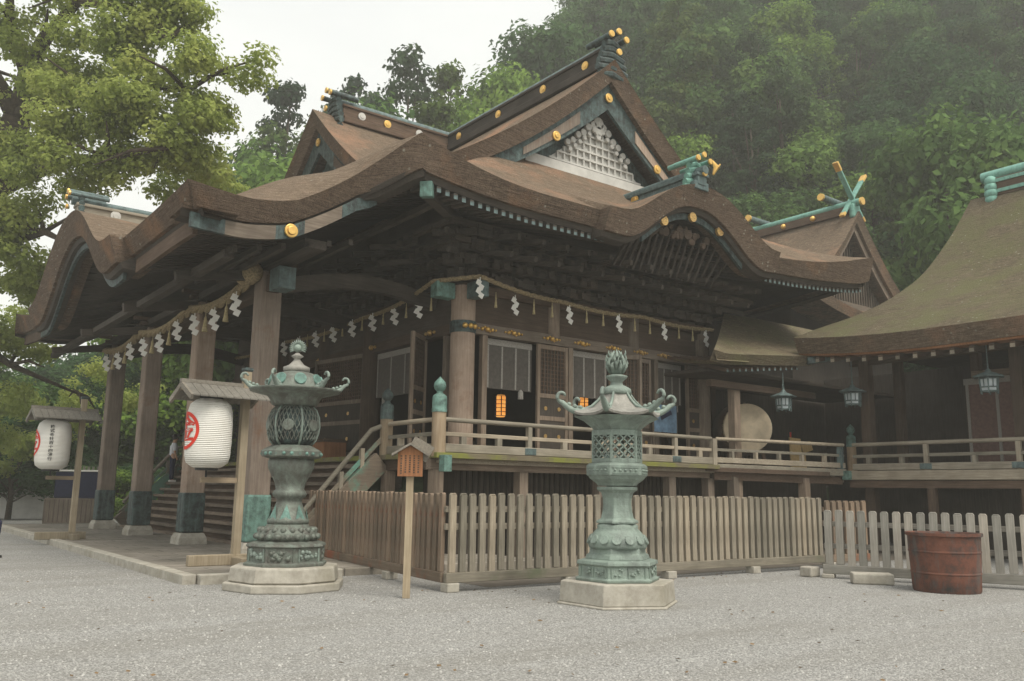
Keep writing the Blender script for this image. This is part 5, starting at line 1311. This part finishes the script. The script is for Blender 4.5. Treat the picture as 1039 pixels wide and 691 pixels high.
MB().tube([(ru, 20.3, rz_+.42), (ru, 33, rz_+.42)], .17, 10).build('ridge_cap', M['teal'], REAR, smooth=True)
MB().tube([(ru, 20.2, rz_+.42), (ru, 20.3, rz_+.42)], .18, 12).build('gilt_cap', M['gold'], REAR)
MB().box(ru-.3, ru+.3, 20.5, 20.75, rz_-.3, rz_+.35).build('ridge_end_ornament', M['teal'], REAR, bevel=.08)
for sg_ in (-1, 1):
    a_ = Vector((ru-sg_*.62, 20.75+.06*sg_, rz_-.15)); b_ = Vector((ru+sg_*1.0, 20.75+.06*sg_, rz_+1.75)); f_ = MB().bar(a_, b_, .1, .24, 0, (0, 1, 0)).build('crossed_finial', M['teal'], REAR, bevel=.02)
    d = (b_-a_).normalized(); MB().bar(b_-d*.05, b_+d*.4, .13, .27, 0, (0, 1, 0)).bar(a_-d*.2, a_+d*.05, .12, .26, 0, (0, 1, 0)).build('gilt_tip', M['gold'], f_, bevel=.02)
for vv in (21.6, 25.6, 27.6, 31.5):
    l = MB().tube([(ru-1.0, vv, rz_+.72), (ru+1.0, vv, rz_+.72)], .15, 10).build('ridge_log', M['tealdark'], REAR, smooth=True)
    for s in (-1, 1): MB().tube([(ru+s*1.0, vv, rz_+.72), (ru+s*1.12, vv, rz_+.72)], .17, 10).build('gilt_cap', M['gold'], l)
for vv in (22.6, 24.2, 26.5, 29.5): MB().ball((ru-.25, vv, rz_+.12), .13).build('gilt_fitting', M['gold'], REAR)
MB().box(ru-4, ru+4, 21.4, 34, 2, rz_-4.3).build('wall', M['dw_z'], REAR)
m = MB(); e = [(ru+d, 19.6, rz_-5.0+.03*d*d) for d in lin(-6, 7, 20)]
m.grid([[(x, y+2.2, z+1.0) for x, y, z in e], e, [(x, y+.1, z-.4) for x, y, z in e], [(x, y+2, z-.3) for x, y, z in e]]); m.build('lower_roof', M['bark'], REAR, smooth=True)

# ================================================================== LEFT BACKGROUND
p = onz(91, 532, .1); t = thing('stall_counter', 'grey panelled stall counter with dark navy cloth behind the far paper lantern', 'stall', (p.x-2.2, p.y-6, 0)); 
bz = p; bx_, by_ = 8.0, 37.6; by_ = None
bc = atd(72, 505, 36); 
t.location = (bc.x, bc.y, 0); t.rotation_euler.z = AZU-PI/2
MB().box(-1.1, 1.1, 0, 1.0, 0, 1.05).build('counter', M['tealdark'] if False else M['w_z'], t, bevel=.02, world=False)
m = MB()
for k in range(12): m.box(-1.05+k*.19, -1.03+k*.19, -.01, 0, .08, 1.0)
m.build('panel_joint', M['dw_z'], t, world=False)
MB().box(-.9, 1.3, .3, .9, 1.05, 2.15).build('cloth_cover', M['navy'], t, bevel=.06, world=False)
MB().box(-.95, 1.35, .25, .95, 2.15, 2.22).build('counter_roof', M['whitepaper'], t, bevel=.02, world=False)
wl = atd(20, 505, 41); t = thing('low_wall', 'low pale plaster wall at the far left beyond the stall', 'wall', (wl.x, wl.y, 0), AZU-PI/2)
MB().box(-6, 3.5, 0, .3, 0, 1.25).build('plaster', M['white'], t, bevel=.02, world=False); MB().box(-6.05, 3.55, -.05, .35, 1.25, 1.36).build('coping', M['stone'], t, world=False)
t = thing('picket_fence', 'dark distant slatted fence above the low plaster wall', 'fence', (wl.x+.5, wl.y+.7, 0), AZU-PI/2); m = None
pk0 = None
for k in range(40):
    if pk0 is None: pk0 = MB().box(-.05, .05, 0, .05, 1.2, 2.5).build('picket', M['gfence_z'], t, world=False); pk0.location = (-5, .5, 0)
    else: part(pk0, t, (-5+k*.22, .5, 0))
MB().box(-5, 3.6, .55, .6, 2.1, 2.2).build('fence_rail', M['gfence_x'], t, world=False)
aw = atd(22, 480, 45); t = thing('market_awning', 'small white scalloped awning on posts at the far left edge', 'awning', (aw.x, aw.y, 0), AZU-PI/2)
m = MB()
for k in range(8): m.prism([(-2.2+k*.55, 2.5), (-2.2+k*.55+.5, 2.5), (-2.2+k*.55+.25, 2.2)], 'y', 0, .05)
m.box(-2.3, 2.3, 0, 1.6, 2.5, 2.6); m.build('canopy', M['whitepaper'], t, world=False)
MB().box(-2.2, -2.1, .1, .2, 0, 2.5).box(2.1, 2.2, .1, .2, 0, 2.5).build('poles', M['w_z'], t, world=False)
gl = atd(38, 505, 43); t = thing('bronze_lantern', 'small distant green bronze lantern at the far left beside the stall', 'bronze lantern', (gl.x, gl.y, 0))
MB().lathe([(.7, 0), (.65, .6)], 6).build('stone_base', M['stone'], t, world=False)
MB().lathe([(.55, .6), (.5, .9), (.2, 1.2), (.18, 1.7), (.45, 1.9), (.3, 1.95), (.3, 2.3), (.6, 2.4), (.2, 2.75), (.03, 3.05)], 6).build('lantern_body', M['copper'], t, world=False)
uq = onz(2, 566, 0); uq.z = 0; t = thing('closed_umbrella', 'closed dark navy umbrella standing in a stand at the left edge of the photo', 'umbrella', uq-_rt*.17)
MB().lathe([(.015, .1), (.03, .3), (.07, .55), (.08, .78), (.03, .82), (.012, .95)], 8).build('canopy', M['navy'], t, world=False)
MB().lathe([(.15, 0), (.14, .05), (.05, .07), (.04, .16)], 12).build('stand', M['black'], t, world=False)
# ================================================================== HILL AND TREES
def hillz(X, Y):
    k = smooth01((X+14)/30); up_ = 6+56*k; f_ = max(0, (Y-47)/50); f_ = min(f_, 1.6)
    return up_*(f_ if f_ < 1 else 1+.25*(f_-1))*smooth01((Y-44)/10)
m = MB(); G = []
for i in range(61):
    row = []
    for j in range(41):
        X = -110+250*i/60; Y = 42+100*j/40; p = CW(X, Y); row.append((p.x, p.y, hillz(X, Y)+(rng.random()*1.2 if j > 2 else -.3)))
    G.append(row)
tag(m.grid(G, 0, True).build('hillside', M['soil'], smooth=True), kind='structure')
def leafmesh(name, blobs, n, size, mt, flat=.6, seed=0):
    r = np.random.default_rng(seed); B = np.array(blobs, float); vol = B[:, 3]**2*B[:, 4] ; vol = vol/vol.sum(); idx = r.choice(len(B), n, p=vol)
    d = r.normal(size=(n, 3)); d /= np.linalg.norm(d, axis=1)[:, None]; rad_ = 1-.55*r.random(n)**1.6; lump = 1+.3*np.sin(d[:, 0]*7+idx)*np.sin(d[:, 1]*6+idx*2)*1.0+.1*np.sin(d[:, 2]*11+idx)
    c = B[idx, :3]+d*(rad_*lump)[:, None]*np.stack([B[idx, 3], B[idx, 3], B[idx, 4]], 1)
    nr = d*.9+r.normal(size=(n, 3))*.55+np.array([0, 0, .5]); nr /= np.linalg.norm(nr, axis=1)[:, None]
    a = np.cross(nr, r.normal(size=(n, 3))); a /= np.linalg.norm(a, axis=1)[:, None]; b = np.cross(nr, a); s = size*(.6+.8*r.random(n))[:, None]
    V = np.stack([c-a*s, c-b*s*flat+nr*s*.15, c+a*s, c+b*s*flat+nr*s*.15], 1).reshape(-1, 3).astype(np.float32)
    me = bpy.data.meshes.new(name); me.vertices.add(4*n); me.vertices.foreach_set('co', V.ravel()); me.loops.add(4*n); me.loops.foreach_set('vertex_index', np.arange(4*n, dtype=np.int32))
    me.polygons.add(n); me.polygons.foreach_set('loop_start', np.arange(0, 4*n, 4, dtype=np.int32)); me.polygons.foreach_set('loop_total', np.full(n, 4, np.int32)); me.update(); me.validate(); me.materials.append(mt)
    return me
def mesh_obj(name, me, parent): o = bpy.data.objects.new(name, me); COL.objects.link(o); o.parent = parent; return o
def broad(seed, H=13, R=5, nb=16):
    r = random.Random(seed); bl = []
    for k in range(nb):
        a = r.uniform(0, 2*PI); h = r.uniform(.35, .95); q = R*(.75*math.sin(PI*min(1, h*.95)**1.1)+.1)*r.uniform(.5, 1); s = r.uniform(1.3, 2.3); bl.append((q*math.cos(a), q*math.sin(a), H*h, s, s*.75))
    bl.append((0, 0, H*.93, 1.8, 1.5)); return bl
def conif(seed, H=17, R=5):
    r = random.Random(seed); bl = []
    for k in range(60):
        h = r.uniform(.18, 1); a = r.uniform(0, 2*PI); q = R*(1-h)**.6*r.uniform(.3, 1.0)+.2; s = r.uniform(.6, 1.15)*(1.3-.6*h); bl.append((q*math.cos(a), q*math.sin(a), H*h, s*1.15, s*.6))
    return bl
def tree_proto(name, bl, H, n, size, mt, seed, tr=.28):
    t = thing(name, 'x', 'tree'); mesh_obj('crown', leafmesh('crown', bl, n, size, mt, seed=seed), t)
    m = MB(); m.tube([(0, 0, -1.2), (.1, 0, H*.3), (-.1, .1, H*.6), (0, 0, H*.9)], [tr, tr*.8, tr*.5, .05], 8)
    r = random.Random(seed)
    for b in bl[:12]: m.tube([(0, 0, b[2]*.6), (b[0]*.5, b[1]*.5, b[2]*.85), (b[0], b[1], b[2])], [tr*.35, tr*.22, .04], 5)
    m.build('trunk', M['trunk'], t, smooth='all', world=False); return t
protos = [tree_proto('broadleaf_tree', broad(s), 13, 17000, .17, M['leaf'], s) for s in (1, 2, 3, 4, 5)]
protos[0].name = 'broadleaf_tree'
cons = [tree_proto('conifer_tree', conif(s), 17, 20000, .15, M['conleaf'], s, .22) for s in (11, 12, 13)]
used = set()
def put(pr, X, Y, sc, label, group=None, rz=None, z=None):
    p = CW(X, Y); z = hillz(X, Y)-.4 if z is None else z
    if pr.name in used: o = dup(pr)
    else: o = pr; used.add(pr.name)
    o.location = (p.x, p.y, z); o.scale = (sc, sc, sc*random.uniform(.9, 1.15)); o.rotation_euler.z = random.uniform(0, 6.28) if rz is None else rz
    o['label'] = label
    if group: o['group'] = group
    elif 'group' in o: del o['group']
    return o
HL = 'green broadleaf tree standing in the dense forest on the hillside'
Y = 49
cnt = 0
while Y < 100:
    half = Y*.66
    X = -20+Y*.0
    X = -26
    while X < half+4:
        xx = X+random.uniform(-2, 2); yy = Y+random.uniform(-2, 2)
        # keep the skyline of the photograph: open sky left of centre
        el_lim = None; ok = True
        px = 519.5+885*xx/(yy*math.cos(PIT)); H_ = hillz(xx, yy)+12.5
        pyy = 499-885*(H_-1.6)/yy*1.0
        if px < 250: lim = 215
        elif px < 480: lim = 130
        elif px < 600: lim = 100-(px-480)*1.1
        else: lim = -400
        if pyy < lim-15 : ok = False
        if pyy < -420: ok = False
        if px < 150: ok = False
        if ok: put(random.choice(protos), xx, yy, random.uniform(.72, 1.12), HL, 'trees in the hillside forest'); cnt += 1
        X += 6.6
    Y += 5.6
for k in range(16):
    xx = random.uniform(6, 42); yy = random.uniform(54, 88)
    put(random.choice(cons), xx, yy, random.uniform(.8, 1.0), 'dark conifer standing among the hillside forest', 'conifers in the hillside forest'); cnt += 1
print('hill trees', cnt)
def put_px(pr, px, ptop, Y, Hn, label, group=None):
    X = (px-519.5)/885*Y*math.cos(PIT); zt = 1.6+(499-ptop)/885*Y*.99; z = hillz(X, Y)-.4; sc = (zt-z)/Hn
    o = put(pr, X, Y, sc, label, group, z=z); q_ = max(.8, min(sc, 1.35)); o.scale = (q_, q_, sc); return o
for px, pt, Y_, c, lb in ((268, 72, 62, 0, 'tall dark conifer against the sky, left of the front gable'), (338, 58, 66, 1, 'dark conifer rising directly behind the front gable ridge'), (402, 30, 62, 2, 'tallest conifer against the sky, between the two gables'), (450, 48, 66, 0, 'leaning dark conifer right of the tallest one'), (300, 110, 70, 2, 'short conifer in the gap left of the front gable'), (375, 95, 58, 1, 'short conifer left of the tallest one'), (500, 60, 74, 1, 'conifer at the start of the rising forest edge'), (540, 15, 80, 2, 'conifer on the forest edge above the large gable'), (248, 118, 60, 2, 'conifer rising at the edge of the camphor crown'), (312, 90, 74, 1, 'pale distant conifer between the two left ones'), (360, 78, 72, 0, 'distant conifer behind the front gable crest'), (430, 90, 56, 0, 'low conifer behind the ridge of the front gable')):
    put_px(cons[c], px, pt, Y_, 17, lb)
for px, pt, Y_, c, lb in ((470, 100, 60, 0, 'rounded broadleaf tree behind the roof between the gables'), (510, 62, 66, 1, 'bright green broadleaf tree above the large gable ridge'), (560, 12, 72, 2, 'broadleaf tree high on the skyline above the large gable'), (245, 150, 55, 3, 'low broadleaf tree left of the front gable'), (345, 118, 52, 4, 'low broadleaf tree just behind the front gable'), (290, 165, 50, 1, 'bright low broadleaf tree at the left foot of the front gable')):
    put_px(protos[c], px, pt, Y_, 13, lb)
# light green tree at right
o = put_px(protos[2], 985, 105, 46, 13, 'pale green broadleaf tree behind the ridge of the side hall')
# --- big camphor tree at the left
def camphor():
    base = CW(-22.6, 34); t = thing('camphor_tree', 'huge old camphor tree with spreading limbs over the left side of the shrine', 'tree', base)
    def L(px, py, d): q = atd(px, py, d); return Vector((q.x-base.x, q.y-base.y, q.z))
    m = MB()
    fork = L(18, 120, 33)
    m.tube([(0, 0, -.3), L(-62, 440, 34), L(-45, 300, 33.5), L(-12, 200, 33), fork], [1.3, .85, .7, .6, .5], 14)
    limbs = [[fork, L(28, 75, 33), L(45, 40, 32), L(80, 0, 31), L(95, -60, 31)], [fork, L(45, 100, 32.5), L(95, 105, 31), L(140, 85, 30), L(190, 92, 29)],
             [fork, L(-10, 70, 33), L(-40, 0, 34)], [L(-12, 200, 33), L(60, 165, 31), L(110, 160, 29), L(170, 150, 28)], [L(-30, 260, 33), L(45, 235, 31), L(75, 250, 29)],
             [L(28, 75, 33), L(10, 20, 32), L(10, -50, 31)], [L(80, 0, 31), L(130, 10, 30), L(170, 40, 29)], [L(-45, 300, 33), L(-60, 250, 31), L(-80, 240, 30)], [L(-45, 330, 33), L(10, 370, 33), L(80, 400, 34)]]
    for i, l in enumerate(limbs): r0_ = (.42, .36, .4, .26, .22, .3, .2, .25, .2)[i]; m.tube(l, [r0_*(1-.8*k/(len(l)-1)) for k in range(len(l))], 9)
    tips = []
    rr_ = random.Random(5)
    for l in limbs:
        for k in range(1, len(l)):
            for j in range(3):
                a_ = l[k]; b_ = a_+Vector((rr_.uniform(-2, 2), rr_.uniform(-2, 2), rr_.uniform(-.6, 1.8))); m.tube([a_, a_.lerp(b_, .5)+Vector((0, 0, .2)), b_], [.09, .06, .02], 5); tips.append(b_)
    m.build('trunk', M['trunk'], t, smooth='all', world=False)
    bl = []
    rr_ = random.Random(8)
    spots = [(10, 20, 32), (60, 10, 31), (110, 15, 30), (150, 20, 30), (170, 45, 29), (200, 60, 29), (222, 80, 29), (205, 105, 29), (160, 75, 29.5), (120, 55, 30), (85, 60, 31), (60, 130, 30), (100, 125, 29), (130, 130, 29),
             (165, 125, 28.5), (185, 150, 29), (205, 165, 30), (150, 160, 29), (110, 165, 29), (70, 170, 30), (40, 190, 31), (10, 210, 31), (20, 250, 31), (0, 160, 32), (-20, 100, 32), (-30, 40, 32), (20, -30, 31), (80, -40, 31), (130, -30, 30),
             (180, 10, 30), (5, 290, 32), (-20, 330, 32), (30, 300, 33), (215, 185, 33), (175, 180, 32), (100, 90, 30.5), (-50, 200, 32), (-60, 120, 32), (45, 60, 31), (140, 100, 29), (-10, 380, 33), (30, 360, 34), (0, 430, 34), (55, 90, 31), (235, 70, 29), (20, 150, 31), (20, 330, 38), (60, 320, 39), (15, 400, 38), (60, 400, 40), (100, 385, 41), (30, 450, 39), (85, 440, 41), (-10, 460, 38), (130, 400, 42), (50, 280, 37)]
    for x, y, d in spots:
        c = L(x, y, d)
        for k in range(4):
            s = rr_.uniform(.4, 1.0); bl.append((c.x+rr_.uniform(-.9, .9), c.y+rr_.uniform(-1.1, 1.1), c.z+rr_.uniform(-.7, .7), s, s*.6))
    mesh_obj('crown', leafmesh('crown', bl, 98000, .085, M['camleaf'], seed=77), t)
camphor()
def lowtree(px, py, d, sc, label, pr, flatz=1.0):
    q = atd(px, py, d); o = dup(pr); o.location = (q.x, q.y, -.5); o.scale = (sc, sc, sc*flatz); o.rotation_euler.z = random.uniform(0, 6); o['label'] = label
    if 'group' in o: del o['group']
    return o
cz_ = []
for i, (px, d, sc, fz, lb) in enumerate(((-30, 44, .8, .8, 'dark leafy tree at the far left edge below the camphor crown'), (30, 58, .95, .8, 'broadleaf tree beyond the low pale wall'), (75, 50, .7, .85, 'leafy tree seen between the far paper lantern and the porch'), (130, 54, .85, .8, 'leafy tree seen between the two far porch pillars'), (175, 52, .8, .8, 'leafy tree seen between the middle porch pillars'), (220, 56, .9, .8, 'leafy tree seen beside the nearest porch pillar'), (100, 66, 1.2, .8, 'taller broadleaf tree behind the left porch roof'), (190, 70, 1.3, .75, 'tall broadleaf tree behind the porch, farthest back'), (10, 40, .55, .7, 'small dark bushy tree behind the low wall at left'))):
    lowtree(px, 500, d, sc, lb, protos[i % 5], fz)
    m = None
for i, (px, d, s) in enumerate(((60, 46, .30), (120, 44, .28), (150, 47, .3), (185, 45, .28), (215, 46, .3), (-5, 47, .34), (90, 48, .3))):
    q = atd(px, 500, d); o = dup(protos[(i+2) % 5]); o.location = (q.x, q.y, -1.4); o.scale = (s*1.8, s*1.8, s); o.rotation_euler.z = i; o['label'] = 'low green shrub in the row of undergrowth beyond the porch'; o['category'] = 'shrub'; o['group'] = 'shrubs beyond the porch'; o.name = 'shrub'
for pr in protos+cons:
    if pr.name not in used: print('unused', pr.name)
EXPO = 0.76
HAZE = 0.0017
# ------------------------------------------------------------------ light
w = bpy.data.worlds.new('World'); SC.world = w; w.use_nodes = True; nt = w.node_tree; bg = nt.nodes['Background']
SUN_EL, SUN_AZ = rad(58), math.atan2(-.9, .0)
sky = N(nt, 'ShaderNodeTexSky'); sky.sky_type = 'NISHITA'; sky.sun_disc = False; sky.sun_elevation = SUN_EL; sky.sun_rotation = PI/2-SUN_AZ
sky.air_density = 1.5; sky.dust_density = 5
cl = noise(nt, coords(nt, (1, 1, 3), 'Generated'), 1.6, 5, .5)
cc = ramp(nt, cl, [(.3, (7.0, 7.1, 7.0)), (.7, (8.6, 8.6, 8.2))])
nt.links.new(mix(nt, .88, sky.outputs[0], cc), bg.inputs[0]); bg.inputs[1].default_value = .085
sd = Vector((math.cos(SUN_AZ)*math.cos(SUN_EL), math.sin(SUN_AZ)*math.cos(SUN_EL), math.sin(SUN_EL)))
sl = bpy.data.lights.new('sun', 'SUN'); sl.energy = 2.2; sl.angle = rad(32); sl.color = (1, .94, .83)
so = bpy.data.objects.new('sun', sl); COL.objects.link(so); so.rotation_euler = sd.to_track_quat('Z', 'Y').to_euler(); so.location = (0, 0, 80)
SC.view_settings.view_transform = 'Standard'; SC.view_settings.look = 'None'; SC.view_settings.exposure = EXPO; SC.view_settings.gamma = 1
SC.render.engine = 'CYCLES'; SC.cycles.max_bounces = 6; SC.cycles.diffuse_bounces = 4; SC.cycles.volume_bounces = 1; SC.cycles.transparent_max_bounces = 4
SC.cycles.use_denoising = True
if HAZE:
    m = bpy.data.materials.new('haze_air'); m.use_nodes = True; nt = m.node_tree; nt.nodes.clear()
    o = N(nt, 'ShaderNodeOutputMaterial'); pv = N(nt, 'ShaderNodeVolumePrincipled'); pv.inputs['Density'].default_value = HAZE; pv.inputs['Color'].default_value = (.97, .975, .93, 1); pv.inputs['Anisotropy'].default_value = .25
    nt.links.new(pv.outputs[0], o.inputs['Volume'])
    h = MB().box(-330, 330, -330, 330, -1, 105).build('haze', m); tag(h, kind='stuff', label='thin pale haze in the air over the shrine grounds', cat='haze')
